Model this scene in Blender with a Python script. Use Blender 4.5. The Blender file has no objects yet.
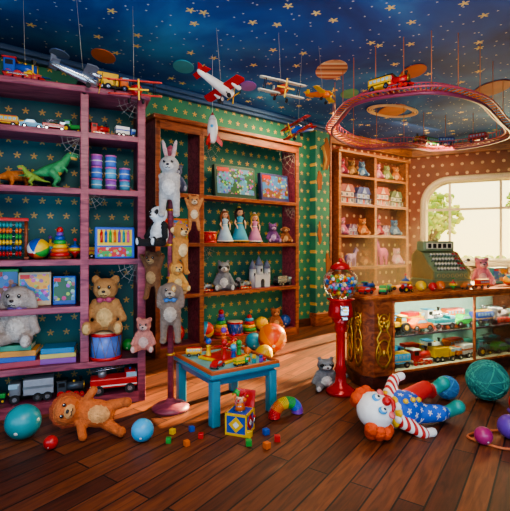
import bpy, bmesh, math, random
import numpy as np
from mathutils import Vector, Matrix, Euler
R=random.Random(7)
pi=math.pi
scn=bpy.context.scene
def hexc(h):
    if not isinstance(h,str): return tuple(h)[:3]
    h=h.lstrip('#'); o=[]
    for i in (0,2,4):
        c=int(h[i:i+2],16)/255
        o.append(c/12.92 if c<=.04045 else ((c+.055)/1.055)**2.4)
    return tuple(o)
_m={}
def newmat(name):
    m=bpy.data.materials.new(name); m.use_nodes=True
    nt=m.node_tree; bs=nt.nodes['Principled BSDF']
    return m,nt,bs
def mat(col,rough=.45,metal=0,bump=0,bs_=30,var=.12,emit=0,name=None):
    key=(str(col),rough,metal,bump,bs_,var,emit)
    if key in _m: return _m[key]
    m,nt,bs=newmat(name or 'paint_'+str(col).strip('#'))
    c=hexc(col)
    tc=nt.nodes.new('ShaderNodeTexCoord')
    nz=nt.nodes.new('ShaderNodeTexNoise'); nz.inputs['Scale'].default_value=bs_*.35; nz.inputs['Detail'].default_value=3
    nt.links.new(tc.outputs['Object'],nz.inputs['Vector'])
    mx=nt.nodes.new('ShaderNodeMix'); mx.data_type='RGBA'
    mx.inputs[6].default_value=(*[x*(1-var*1.6) for x in c],1)
    mx.inputs[7].default_value=(*[min(1,x*(1+var)+var*.02) for x in c],1)
    nt.links.new(nz.outputs['Fac'],mx.inputs[0]); nt.links.new(mx.outputs[2],bs.inputs['Base Color'])
    bs.inputs['Roughness'].default_value=rough; bs.inputs['Metallic'].default_value=metal
    if bump:
        n2=nt.nodes.new('ShaderNodeTexNoise'); n2.inputs['Scale'].default_value=bs_; n2.inputs['Detail'].default_value=4
        nt.links.new(tc.outputs['Object'],n2.inputs['Vector'])
        b=nt.nodes.new('ShaderNodeBump'); b.inputs['Strength'].default_value=bump; b.inputs['Distance'].default_value=.02
        nt.links.new(n2.outputs['Fac'],b.inputs['Height']); nt.links.new(b.outputs['Normal'],bs.inputs['Normal'])
    if emit:
        bs.inputs['Emission Color'].default_value=(*c,1); bs.inputs['Emission Strength'].default_value=emit
    _m[key]=m; return m
def fur(col): return mat(col,.9,0,.9,38,.3)
def wood(c1,c2,name,rough=.4,sx=1.0):
    m,nt,bs=newmat(name)
    tc=nt.nodes.new('ShaderNodeTexCoord'); mp=nt.nodes.new('ShaderNodeMapping'); mp.inputs['Scale'].default_value=(1.5*sx,9,9)
    nz=nt.nodes.new('ShaderNodeTexNoise'); nz.inputs['Scale'].default_value=2.2; nz.inputs['Detail'].default_value=6; nz.inputs['Distortion'].default_value=1.2
    nt.links.new(tc.outputs['Object'],mp.inputs[0]); nt.links.new(mp.outputs[0],nz.inputs['Vector'])
    cr=nt.nodes.new('ShaderNodeValToRGB'); cr.color_ramp.elements[0].position=.35; cr.color_ramp.elements[1].position=.68
    cr.color_ramp.elements[0].color=(*hexc(c1),1); cr.color_ramp.elements[1].color=(*hexc(c2),1)
    nt.links.new(nz.outputs['Fac'],cr.inputs[0]); nt.links.new(cr.outputs[0],bs.inputs['Base Color'])
    bs.inputs['Roughness'].default_value=rough
    return m
class NT:
    def __init__(s,nt): s.nt=nt
    def M(s,op,a,b=None,c=None):
        n=s.nt.nodes.new('ShaderNodeMath'); n.operation=op
        for i,v in enumerate((a,b,c)):
            if v is None: continue
            if isinstance(v,(int,float)): n.inputs[i].default_value=v
            else: s.nt.links.new(v,n.inputs[i])
        return n.outputs[0]
    def mix(s,f,a,b):
        n=s.nt.nodes.new('ShaderNodeMix'); n.data_type='RGBA'
        for i,v in ((0,f),(6,a),(7,b)):
            if isinstance(v,(int,float)): n.inputs[i].default_value=v
            elif isinstance(v,str): n.inputs[i].default_value=(*hexc(v),1)
            else: s.nt.links.new(v,n.inputs[i])
        return n.outputs[2]
    def noise(s,vec,sc,det=3,dist=0):
        n=s.nt.nodes.new('ShaderNodeTexNoise'); n.inputs['Scale'].default_value=sc; n.inputs['Detail'].default_value=det; n.inputs['Distortion'].default_value=dist
        s.nt.links.new(vec,n.inputs['Vector']); return n.outputs['Fac']
def wallpaper(name,a,b,gold,k,ax=('X','Z'),rad=.26,five=5,pt=.36):
    m,nt,bs=newmat(name); t=NT(nt); M=t.M
    tc=nt.nodes.new('ShaderNodeTexCoord'); sp=nt.nodes.new('ShaderNodeSeparateXYZ'); nt.links.new(tc.outputs['Object'],sp.inputs[0])
    x=M('MULTIPLY',sp.outputs[ax[0]],k); z=M('MULTIPLY',sp.outputs[ax[1]],k)
    row=M('FLOOR',z); off=M('MULTIPLY',M('MODULO',M('ABSOLUTE',row),2.0),.5)
    fx=M('SUBTRACT',M('FRACT',M('ADD',M('ADD',x,off),40.0)),.5); fz=M('SUBTRACT',M('FRACT',M('ADD',z,0.0)),.5)
    r=M('SQRT',M('ADD',M('MULTIPLY',fx,fx),M('MULTIPLY',fz,fz)))
    th=M('ARCTAN2',fx,fz)
    lim=M('MULTIPLY',M('ADD',M('MULTIPLY',M('COSINE',M('MULTIPLY',th,float(five))),pt),1-pt),rad)
    star=M('LESS_THAN',r,lim)
    nz=t.noise(tc.outputs['Object'],1.6,4,.4)
    ramp=nt.nodes.new('ShaderNodeValToRGB'); ramp.color_ramp.elements[0].position=.35; ramp.color_ramp.elements[1].position=.65
    nt.links.new(nz,ramp.inputs[0])
    base=t.mix(ramp.outputs[0],a,b)
    wear=t.noise(tc.outputs['Object'],9,3)
    star=M('MULTIPLY',star,M('ADD',M('MULTIPLY',wear,.6),.5))
    nt.links.new(t.mix(star,base,gold),bs.inputs['Base Color']); bs.inputs['Roughness'].default_value=.65
    return m
def floor_mat():
    m,nt,bs=newmat('floor_planks'); t=NT(nt)
    tc=nt.nodes.new('ShaderNodeTexCoord'); mp=nt.nodes.new('ShaderNodeMapping'); mp.inputs['Rotation'].default_value=(0,0,math.radians(-55))
    nt.links.new(tc.outputs['Object'],mp.inputs[0])
    br=nt.nodes.new('ShaderNodeTexBrick'); br.inputs['Scale'].default_value=1.0; br.inputs['Brick Width'].default_value=1.7; br.inputs['Row Height'].default_value=.15
    br.inputs['Mortar Size'].default_value=.006; br.inputs['Color1'].default_value=(*hexc('#5a2a16'),1); br.inputs['Color2'].default_value=(*hexc('#8c4c28'),1); br.inputs['Mortar'].default_value=(*hexc('#1b0c08'),1)
    nt.links.new(mp.outputs[0],br.inputs['Vector'])
    m2=nt.nodes.new('ShaderNodeMapping'); m2.inputs['Scale'].default_value=(1.2,12,1); nt.links.new(mp.outputs[0],m2.inputs[0])
    g=t.noise(m2.outputs[0],2.5,7,1.0)
    n=nt.nodes.new('ShaderNodeMix'); n.data_type='RGBA'; n.blend_type='MULTIPLY'; n.inputs[0].default_value=.85
    cr=nt.nodes.new('ShaderNodeValToRGB'); cr.color_ramp.elements[0].position=.3; cr.color_ramp.elements[0].color=(.28,.22,.25,1); cr.color_ramp.elements[1].position=.65
    nt.links.new(g,cr.inputs[0]); nt.links.new(br.outputs['Color'],n.inputs[6]); nt.links.new(cr.outputs[0],n.inputs[7])
    nt.links.new(n.outputs[2],bs.inputs['Base Color']); bs.inputs['Roughness'].default_value=.5
    bp=nt.nodes.new('ShaderNodeBump'); bp.inputs['Strength'].default_value=.35; bp.inputs['Distance'].default_value=.01
    nt.links.new(br.outputs['Fac'],bp.inputs['Height']); bp.invert=True; nt.links.new(bp.outputs[0],bs.inputs['Normal'])
    return m
def ceil_mat():
    m,nt,bs=newmat('starry_ceiling'); t=NT(nt); M=t.M
    tc=nt.nodes.new('ShaderNodeTexCoord')
    nz=t.noise(tc.outputs['Object'],.7,5,.6)
    cr=nt.nodes.new('ShaderNodeValToRGB'); e=cr.color_ramp.elements
    e[0].position=.3; e[0].color=(*hexc('#0a2a68'),1); e[1].position=.7; e[1].color=(*hexc('#3590cc'),1)
    x=e.new(.5); x.color=(*hexc('#12509c'),1)
    nt.links.new(nz,cr.inputs[0])
    c=cr.outputs[0]
    for sc,th,col in ((1.9,.10,'#f3d77a'),(5.5,.07,'#e8e6c8')):
        v=nt.nodes.new('ShaderNodeTexVoronoi'); v.voronoi_dimensions='2D'; v.inputs['Scale'].default_value=sc
        nt.links.new(tc.outputs['Object'],v.inputs['Vector'])
        vs=nt.nodes.new('ShaderNodeVectorMath'); vs.operation='SUBTRACT'
        nt.links.new(tc.outputs['Object'],vs.inputs[0]); nt.links.new(v.outputs['Position'],vs.inputs[1])
        sp=nt.nodes.new('ShaderNodeSeparateXYZ'); nt.links.new(vs.outputs[0],sp.inputs[0])
        th5=M('ARCTAN2',sp.outputs[0],sp.outputs[1])
        lim=M('MULTIPLY',M('ADD',M('MULTIPLY',M('COSINE',M('MULTIPLY',th5,5.0)),.35),.65),th)
        c=t.mix(M('LESS_THAN',v.outputs['Distance'],lim),c,col)
    nt.links.new(c,bs.inputs['Base Color']); bs.inputs['Roughness'].default_value=.7
    return m
def art_mat(name,sky,ground,sc=14,seed=0):
    m,nt,bs=newmat(name); t=NT(nt)
    tc=nt.nodes.new('ShaderNodeTexCoord'); mp=nt.nodes.new('ShaderNodeMapping'); mp.inputs['Location'].default_value=(seed,seed*2,seed)
    nt.links.new(tc.outputs['Object'],mp.inputs[0])
    v=nt.nodes.new('ShaderNodeTexVoronoi'); v.inputs['Scale'].default_value=sc; nt.links.new(mp.outputs[0],v.inputs['Vector'])
    h=nt.nodes.new('ShaderNodeHueSaturation'); h.inputs['Saturation'].default_value=1.2; h.inputs['Value'].default_value=.7
    nt.links.new(v.outputs['Color'],h.inputs['Color'])
    nz=t.noise(mp.outputs[0],5,3)
    bg=t.mix(t.M('GREATER_THAN',nz,.5),sky,ground)
    f=t.M('LESS_THAN',v.outputs['Distance'],.42)
    nt.links.new(t.mix(t.M('MULTIPLY',f,.75),bg,h.outputs[0]),bs.inputs['Base Color']); bs.inputs['Roughness'].default_value=.35
    return m
def stripes(name,cols,ax='X',k=8,rough=.35):
    m,nt,bs=newmat(name); t=NT(nt)
    tc=nt.nodes.new('ShaderNodeTexCoord'); sp=nt.nodes.new('ShaderNodeSeparateXYZ'); nt.links.new(tc.outputs['Object'],sp.inputs[0])
    if ax=='A': val=t.M('ADD',t.M('DIVIDE',t.M('ARCTAN2',sp.outputs[0],sp.outputs[2]),2*pi),.5); val=t.M('FRACT',t.M('MULTIPLY',val,float(k)))
    else: val=t.M('FRACT',t.M('ADD',t.M('MULTIPLY',sp.outputs[ax],float(k)),10.0))
    cr=nt.nodes.new('ShaderNodeValToRGB'); cr.color_ramp.interpolation='CONSTANT'; e=cr.color_ramp.elements
    while len(e)<len(cols): e.new(.5)
    for i,c in enumerate(cols): e[i].position=i/len(cols); e[i].color=(*hexc(c),1)
    nt.links.new(val,cr.inputs[0]); nt.links.new(cr.outputs[0],bs.inputs['Base Color']); bs.inputs['Roughness'].default_value=rough
    return m
def glass_mat(name,tint=(1,1,1),amt=.12):
    m=bpy.data.materials.new(name); m.use_nodes=True; nt=m.node_tree; nt.nodes.clear()
    o=nt.nodes.new('ShaderNodeOutputMaterial'); tr=nt.nodes.new('ShaderNodeBsdfTransparent'); tr.inputs[0].default_value=(*tint,1)
    gl=nt.nodes.new('ShaderNodeBsdfGlossy'); gl.inputs['Roughness'].default_value=.05
    lw=nt.nodes.new('ShaderNodeLayerWeight'); lw.inputs[0].default_value=.2
    t=NT(nt); f=t.M('ADD',t.M('MULTIPLY',lw.outputs['Fresnel'],.7),amt*.3)
    mx=nt.nodes.new('ShaderNodeMixShader'); nt.links.new(f,mx.inputs[0]); nt.links.new(tr.outputs[0],mx.inputs[1]); nt.links.new(gl.outputs[0],mx.inputs[2]); nt.links.new(mx.outputs[0],o.inputs[0])
    return m
GLASS=glass_mat('clear_glass')

def rotm(r):
    if r is None: return Matrix.Identity(4)
    if isinstance(r,Matrix): return r.to_4x4()
    return Euler(r).to_matrix().to_4x4()
def axes(up,front):
    """rotation whose local +z is 'up' and local -y is 'front'"""
    z=Vector(up).normalized(); y=-Vector(front); y=(y-z*y.dot(z)).normalized(); x=y.cross(z)
    return Matrix((x,y,z)).transposed().to_euler()
class B:
    def __init__(s): s.bm=bmesh.new(); s.mats=[]
    def mi(s,m):
        if m not in s.mats: s.mats.append(m)
        return s.mats.index(m)
    def add(s,t,m,smooth=True):
        i=s.mi(m)
        for f in t.faces: f.material_index=i; f.smooth=smooth
        me=bpy.data.meshes.new('t'); t.to_mesh(me); t.free(); s.bm.from_mesh(me); bpy.data.meshes.remove(me)
    def box(s,c,sz,m,rot=None,bev=0):
        t=bmesh.new(); bmesh.ops.create_cube(t,size=1)
        bmesh.ops.scale(t,vec=sz,verts=t.verts)
        if bev:
            bmesh.ops.bevel(t,geom=list(t.edges),offset=min(bev,min(sz)*.45),segments=2,affect='EDGES',profile=.5)
        bmesh.ops.transform(t,matrix=Matrix.Translation(c)@rotm(rot),verts=t.verts); s.add(t,m,False)
    def ell(s,c,r,m,rot=None,seg=16):
        if not hasattr(r,'__len__'): r=(r,r,r)
        t=bmesh.new(); bmesh.ops.create_uvsphere(t,u_segments=seg,v_segments=max(6,seg*2//3),radius=1)
        bmesh.ops.transform(t,matrix=Matrix.Translation(c)@rotm(rot)@Matrix.Diagonal((*r,1)),verts=t.verts); s.add(t,m)
    def cyl(s,c,r,h,m,rot=None,r2=None,seg=20,bev=0):
        t=bmesh.new(); bmesh.ops.create_cone(t,cap_ends=True,segments=seg,radius1=r,radius2=r if r2 is None else r2,depth=h)
        bmesh.ops.transform(t,matrix=Matrix.Translation(c)@rotm(rot),verts=t.verts)
        i=s.mi(m)
        for f in t.faces: f.material_index=i; f.smooth=len(f.verts)<=4
        me=bpy.data.meshes.new('t'); t.to_mesh(me); t.free(); s.bm.from_mesh(me); bpy.data.meshes.remove(me)
    def lathe(s,prof,m,c=(0,0,0),rot=None,seg=24,smooth=True):
        t=bmesh.new(); rings=[]
        for (r,z) in prof:
            rings.append([t.verts.new((max(r,1e-4)*math.cos(2*pi*i/seg),max(r,1e-4)*math.sin(2*pi*i/seg),z)) for i in range(seg)])
        for a,b in zip(rings,rings[1:]):
            for i in range(seg): t.faces.new((a[i],a[(i+1)%seg],b[(i+1)%seg],b[i]))
        t.faces.new(rings[0][::-1]); t.faces.new(rings[-1])
        bmesh.ops.transform(t,matrix=Matrix.Translation(c)@rotm(rot),verts=t.verts); s.add(t,m,smooth)
    def tube(s,pts,r,m,seg=8,closed=False):
        pts=[Vector(p) for p in pts]; n=len(pts); rr=r if hasattr(r,'__len__') else [r]*n
        t=bmesh.new(); rings=[]; nrm=None
        for i,p in enumerate(pts):
            a=pts[(i-1)%n] if (closed or i>0) else p; b=pts[(i+1)%n] if (closed or i<n-1) else p
            d=(b-a).normalized()
            if nrm is None:
                nrm=d.cross(Vector((0,0,1)))
                if nrm.length<.1: nrm=d.cross(Vector((1,0,0)))
            nrm=(nrm-d*nrm.dot(d)).normalized(); bn=d.cross(nrm)
            rings.append([t.verts.new(p+(nrm*math.cos(2*pi*j/seg)+bn*math.sin(2*pi*j/seg))*rr[i]) for j in range(seg)])
        for i in range(n if closed else n-1):
            a,b=rings[i],rings[(i+1)%n]
            for j in range(seg): t.faces.new((a[j],a[(j+1)%seg],b[(j+1)%seg],b[j]))
        if not closed: t.faces.new(rings[0][::-1]); t.faces.new(rings[-1])
        bmesh.ops.recalc_face_normals(t,faces=t.faces); s.add(t,m)
    def torus(s,c,R_,r,m,rot=None,seg=28):
        M_=Matrix.Translation(c)@rotm(rot)
        s.tube([M_@Vector((R_*math.cos(2*pi*i/seg),R_*math.sin(2*pi*i/seg),0)) for i in range(seg)],r,m,8,True)
    def slab(s,poly,z0,z1,m,bev=0,mtx=None):
        t=bmesh.new(); vs=[t.verts.new((x,y,z0)) for x,y in poly]; f=t.faces.new(vs)
        e=bmesh.ops.extrude_face_region(t,geom=[f]); nv=[v for v in e['geom'] if isinstance(v,bmesh.types.BMVert)]
        bmesh.ops.translate(t,vec=(0,0,z1-z0),verts=nv); bmesh.ops.recalc_face_normals(t,faces=t.faces)
        if bev: bmesh.ops.bevel(t,geom=[x for x in t.edges if abs(x.verts[0].co.z-x.verts[1].co.z)<1e-5],offset=bev,segments=2,affect='EDGES')
        if mtx is not None: bmesh.ops.transform(t,matrix=mtx,verts=t.verts)
        s.add(t,m,False)
    def done(s,name,loc=(0,0,0),rz=0,sc=1,rx=0,ry=0):
        me=bpy.data.meshes.new(name); s.bm.to_mesh(me); s.bm.free()
        for m in s.mats: me.materials.append(m)
        o=bpy.data.objects.new(name,me); scn.collection.objects.link(o)
        o.location=loc; o.rotation_euler=(rx,ry,rz); o.scale=(sc,)*3 if not hasattr(sc,'__len__') else sc
        return o
XZ=Matrix.Rotation(pi/2,4,'X')
class Fr:
    def __init__(s,o,ang): s.o=Vector((*o,0)); s.a=ang; s.d=Vector((math.cos(ang),math.sin(ang),0)); s.n=Vector((-s.d.y,s.d.x,0))
    def p(s,u,d,z): return s.o+s.d*u+s.n*d+Vector((0,0,z))
def wall(name,p0,p1,z0,z1,m,th=.2):
    a=math.atan2(p1[1]-p0[1],p1[0]-p0[0]); L=math.dist(p0,p1); b=B()
    b.box((L/2,th/2,(z0+z1)/2),(L,th,z1-z0),m); return b.done(name,(*p0,0),a)

# ---------- materials
WP=wallpaper('star_wallpaper','#165654','#2a7c5e','#dca848',6.2,rad=.25)
WPL=wallpaper('star_wallpaper_shelf','#124a58','#1a625e','#c89a44',7.0,rad=.23)
WP3=wallpaper('red_dot_wallpaper','#742420','#8c3628','#f0c090',5.0,rad=.17,pt=.02)
MAG=wood('#5a1f38','#8c3c56','magenta_wood',.42)
MAG2=wood('#70283e','#a8505e','rose_wood',.42)
BRN=wood('#6a2e18','#a85a32','warm_wood',.4)
DRK=wood('#2e1512','#5a2c20','dark_wood',.4)
TRM=wood('#7a4026','#c07840','trim_wood',.4)
CREAM=mat('#e9dcb8',.4,var=.06)
RED=mat('#c4201c',.3); BLU=mat('#1c4fa8',.3); YEL=mat('#eab81e',.35); GRN=mat('#2f9a3c',.35); ORG=mat('#e06a18',.35); WHT=mat('#e8e4da',.4,var=.05); BLK=mat('#0c0c0e',.3); PNK=mat('#e05a92',.4); PUR=mat('#6a3aa0',.4); TEA=mat('#1f8f92',.35); GRY=mat('#8b9096',.35,.5); SIL=mat('#c3c8cc',.25,.9); GLD=mat('#d9a63e',.3,.8); CYA=mat('#3aa9d8',.35); LIM=mat('#8cc63a',.4); SKIN=mat('#e9b48c',.5,var=.05)
TIRE=mat('#151517',.7)
COLS=[RED,BLU,YEL,GRN,ORG,TEA,PUR,CYA,WHT,PNK]

# ---------- room
H=3.75
b=B(); b.box((1,4,-.1),(13,13.4,.2),floor_mat()); b.done('floor')
b=B(); b.box((1,4,H+.1),(13,13.4,.2),ceil_mat()); b.done('ceiling')
wall('wall_back_left',(-5.2,2.99),(1.35,8.2),0,H,WP)
wall('wall_back_right',(1.27,8.35),(3.6,9.9),0,H,WP3,.15)
wall('wall_right',(7.2,8.1),(7.2,-2.5),0,H,WP3)
wall('wall_rear',(7.2,-2.5),(-5.2,-2.5),0,H,WP3)
wall('wall_left',(-5.2,-2.5),(-5.2,2.99),0,H,WP)
WA=math.atan2(-1.8,3.6); WF=Fr((3.6,9.9),WA); WL=math.hypot(3.6,1.8)
b=B(); s0,s1,w0,w1,rr=.3,3.5,1.12,2.97,.55; th=.22
def bx(x0,x1,z0,z1,m): b.box(((x0+x1)/2,th/2,(z0+z1)/2),(x1-x0,th,z1-z0),m)
bx(0,s0,0,H,WP3); bx(s1,WL,0,H,WP3); bx(s0,s1,0,w0,WP3); bx(s0,s1,w1,H,WP3)
for sx,sz,cx,cz in ((1,-1,s0,w1),(-1,-1,s1,w1),(1,1,s0,w0),(-1,1,s1,w0)):
    r_=rr if sz<0 else .18
    poly=[(cx,cz)]+[(cx+sx*r_*(1-math.cos(a)),cz+sz*r_*(1-math.sin(a))) for a in [i*pi/2/8 for i in range(9)]]
    b.slab(poly,-th,0,WP3,mtx=XZ)
b.done('wall_window',(*WF.o.xy,0),WA)
b=B()
def rrect(x0,x1,z0,z1,rt,rb,n=8):
    p=[]
    for cx,cz,r_,a0 in ((x1-rt,z1-rt,rt,0),(x0+rt,z1-rt,rt,pi/2),(x0+rb,z0+rb,rb,pi),(x1-rb,z0+rb,rb,3*pi/2)):
        for i in range(n+1):
            a=a0+i*pi/2/n; p.append((cx+r_*math.cos(a),cz+r_*math.sin(a)))
    return p
fp=rrect(s0,s1,w0,w1,rr,.18)
b.tube([(x,-.02,z) for x,z in fp],.07,CREAM,8,True)
b.tube([(x,.1,z) for x,z in rrect(s0+.05,s1-.05,w0+.05,w1-.05,rr,.16)],.04,CREAM,8,True)
for x in (.85,1.85,2.85): b.box((x,.1,(w0+w1)/2),(.05,.06,w1-w0),CREAM)
b.box(((s0+s1)/2,.1,2.3),(s1-s0,.06,.05),CREAM)
b.box(((s0+s1)/2,-.08,w0-.05),(s1-s0+.3,.26,.06),CREAM,bev=.02)
b.done('window_1',(*WF.o.xy,0),WA)
def mould(name,p0,p1,m,h=.2,z=H):
    a=math.atan2(p1[1]-p0[1],p1[0]-p0[0]); L=math.dist(p0,p1); b=B()
    b.box((L/2,-.05,z-h/2),(L,.1,h),m,bev=.02); b.box((L/2,-.09,z-.04),(L,.14,.07),m,bev=.02); b.done(name,(*p0,0),a)
mould('trim_1',(1.3,8.35),(3.6,9.9),TRM,.24); mould('trim_2',(3.6,9.9),(7.2,8.1),TRM,.24); mould('trim_3',(-5.2,2.99),(1.35,8.2),mat('#274a78',.5),.12)
for n,p0,p1 in (('baseboard_left',(-5.2,2.99),(1.35,8.2)),('baseboard_right',(3.6,9.9),(7.2,8.1))):
    a=math.atan2(p1[1]-p0[1],p1[0]-p0[0]); b=B(); b.box((math.dist(p0,p1)/2,-.015,.07),(math.dist(p0,p1),.03,.14),DRK); b.done(n,(*p0,0),a)
MA=math.atan2(8.2-2.99,1.35+5.2)
b=B(); b.box((-.2,-.07,H/2-.06),(.42,.14,H-.14),WP)
b.box((-.2,-.08,.12),(.46,.18,.24),BRN,bev=.02)
def blob(cx,cz,w,h,n=14): return [(cx+w*math.cos(2*pi*i/n)*(1+R.uniform(-.35,.3)),cz+h*math.sin(2*pi*i/n)*(1+R.uniform(-.3,.3))) for i in range(n)]
for cx,cz,w,h in ((-.12,3.2,.1,.34),(-.3,2.7,.07,.2),(-.08,1.0,.06,.35),(-.3,1.7,.05,.2)):
    b.slab(blob(cx,cz,w,h),.14,.15,mat('#8a4c26',.8,0,.4),mtx=XZ)
b.tube([(-.25,-.17,3.35),(-.18,-.19,3.1),(-.22,-.17,2.9)],.025,mat('#b98a4a',.7))
b.box((.0,-.07,H/2-.06),(.05,.17,H-.14),BRN,bev=.01)
b.done('pilaster',(1.35,8.2,0),MA)

# ---------- shelf units
WEB=mat('#b8b4a8',.9,var=.05)
def shelf_unit(name,fr,L,Hh,dep,boards,ups,wm,bm_,header=.0,wm2=None,webs=()):
    b=B(); wm2=wm2 or wm
    b.box((L/2,dep-.015,Hh/2),(L,.03,Hh),bm_)
    for u,z0,z1 in ups: b.box((u,dep/2-.01,(z0+z1)/2),(.055,dep-.02,z1-z0),wm,bev=.006); b.box((u,-.005,(z0+z1)/2),(.075,.03,z1-z0),wm2,bev=.008)
    for z,u0,u1 in boards:
        b.box(((u0+u1)/2,dep/2-.01,z-.02),(u1-u0,dep-.03,.04),wm); b.box(((u0+u1)/2,-.005,z-.0275),(u1-u0,.028,.055),wm2,bev=.006)
    b.box((L/2,dep/2-.03,Hh-.03),(L+.1,dep+.06,.06),wm2,bev=.015)
    if header: b.box((L/2,-.005,Hh-.06-header/2),(L,.03,header),wm2,bev=.01)
    b.box((L/2,.0,.05),(L,.04,.1),wm2)
    # cobwebs in corners: radial threads + sagging cross threads
    for u,z,sx,s in webs:
        ends=[(u+sx*s*math.sin(a),.01,z-s*math.cos(a)) for a in [i*pi/2/4 for i in range(5)]]
        for e_ in ends: b.tube([(u,.01,z),e_],.0015,WEB,3)
        for k in (.35,.6,.85):
            b.tube([(u+(e_[0]-u)*k,.01,z+(e_[2]-z)*k) for e_ in ends],.0013,WEB,3)
    return b.done(name,fr.o,fr.a)
LA=math.atan2(.387,.922)
Lf=Fr((-3.10,3.27),LA)
shelf_unit('toy_bookcase',Lf,2.2,2.95,.42,[(2.54,0,2.2),(2.02,0,2.2),(1.37,0,2.2),(.94,0,1.66),(.42,0,2.2),(.1,0,2.2)],[(.03,0,2.9),(.8,0,2.9),(1.66,.42,2.9),(2.17,0,2.9)],MAG,WPL,0,MAG2,[(2.13,2.89,-1,.2),(1.70,1.98,1,.16),(1.62,2.48,-1,.18),(2.13,1.32,-1,.2)])
KA=math.atan2(.622,.783)
Kf=Fr((-1.31,5.58),KA)
shelf_unit('display_bookcase',Kf,2.6,3.22,.36,[(2.21,0,2.6),(1.53,0,2.6),(.82,0,2.6),(.12,0,2.6)],[(.03,0,3.2),(.70,0,3.2),(2.57,0,3.2)],MAG2,WP,.12,BRN,[(2.53,3.03,-1,.4),(.74,3.03,1,.35),(2.53,2.15,-1,.25),(.74,1.48,1,.22)])
SA=math.atan2(.555,.832)
Sf=Fr((1.60,8.17),SA)
shelf_unit('plush_display_shelf',Sf,2.1,3.35,.28,[(2.88,0,2.1),(2.32,0,2.1),(1.7,0,2.1),(1.07,0,2.1),(.5,0,2.1)],[(.03,0,3.3),(1.05,0,3.3),(2.07,0,3.3)],BRN,WP3,0,TRM)

# ---------- plush makers
def limb(a,b,r0,r1,m,n=5):
    a=Vector(a); b=Vector(b)
    return [(tuple(a.lerp(b,i/(n-1))),(r0+(r1-r0)*i/(n-1),)*3,None,m) for i in range(n)]
def fuse(parts,vox=.025):
    tb=B()
    for c,r,rot,m in parts: tb.ell(c,r,m,rot,14)
    mats=tb.mats; o=tb.done('tmp')
    md=o.modifiers.new('r','REMESH'); md.mode='VOXEL'; md.voxel_size=vox
    sm=o.modifiers.new('s','SMOOTH'); sm.iterations=3
    dg=bpy.context.evaluated_depsgraph_get()
    me=bpy.data.meshes.new_from_object(o.evaluated_get(dg))
    n=len(me.polygons); ce=np.zeros(n*3); me.polygons.foreach_get('center',ce); ce=ce.reshape(-1,3)
    best=np.full(n,1e9); idx=np.zeros(n,int)
    for c,r,rot,m in parts:
        if not hasattr(r,'__len__'): r=(r,r,r)
        q=ce-np.array(c)
        if rot is not None: q=q@np.array(rotm(rot).to_3x3())
        v=(np.linalg.norm(q/np.array(r),axis=1)-1)*min(r)
        k=v<best; best[k]=v[k]; idx[k]=mats.index(m)
    me.materials.clear()
    old=o.data; bpy.data.objects.remove(o); bpy.data.meshes.remove(old)
    b=B(); b.mats=list(mats)
    me.polygons.foreach_set('material_index',idx.astype(np.int32)); me.polygons.foreach_set('use_smooth',np.ones(n,bool))
    b.bm.from_mesh(me); bpy.data.meshes.remove(me)
    return b
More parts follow.
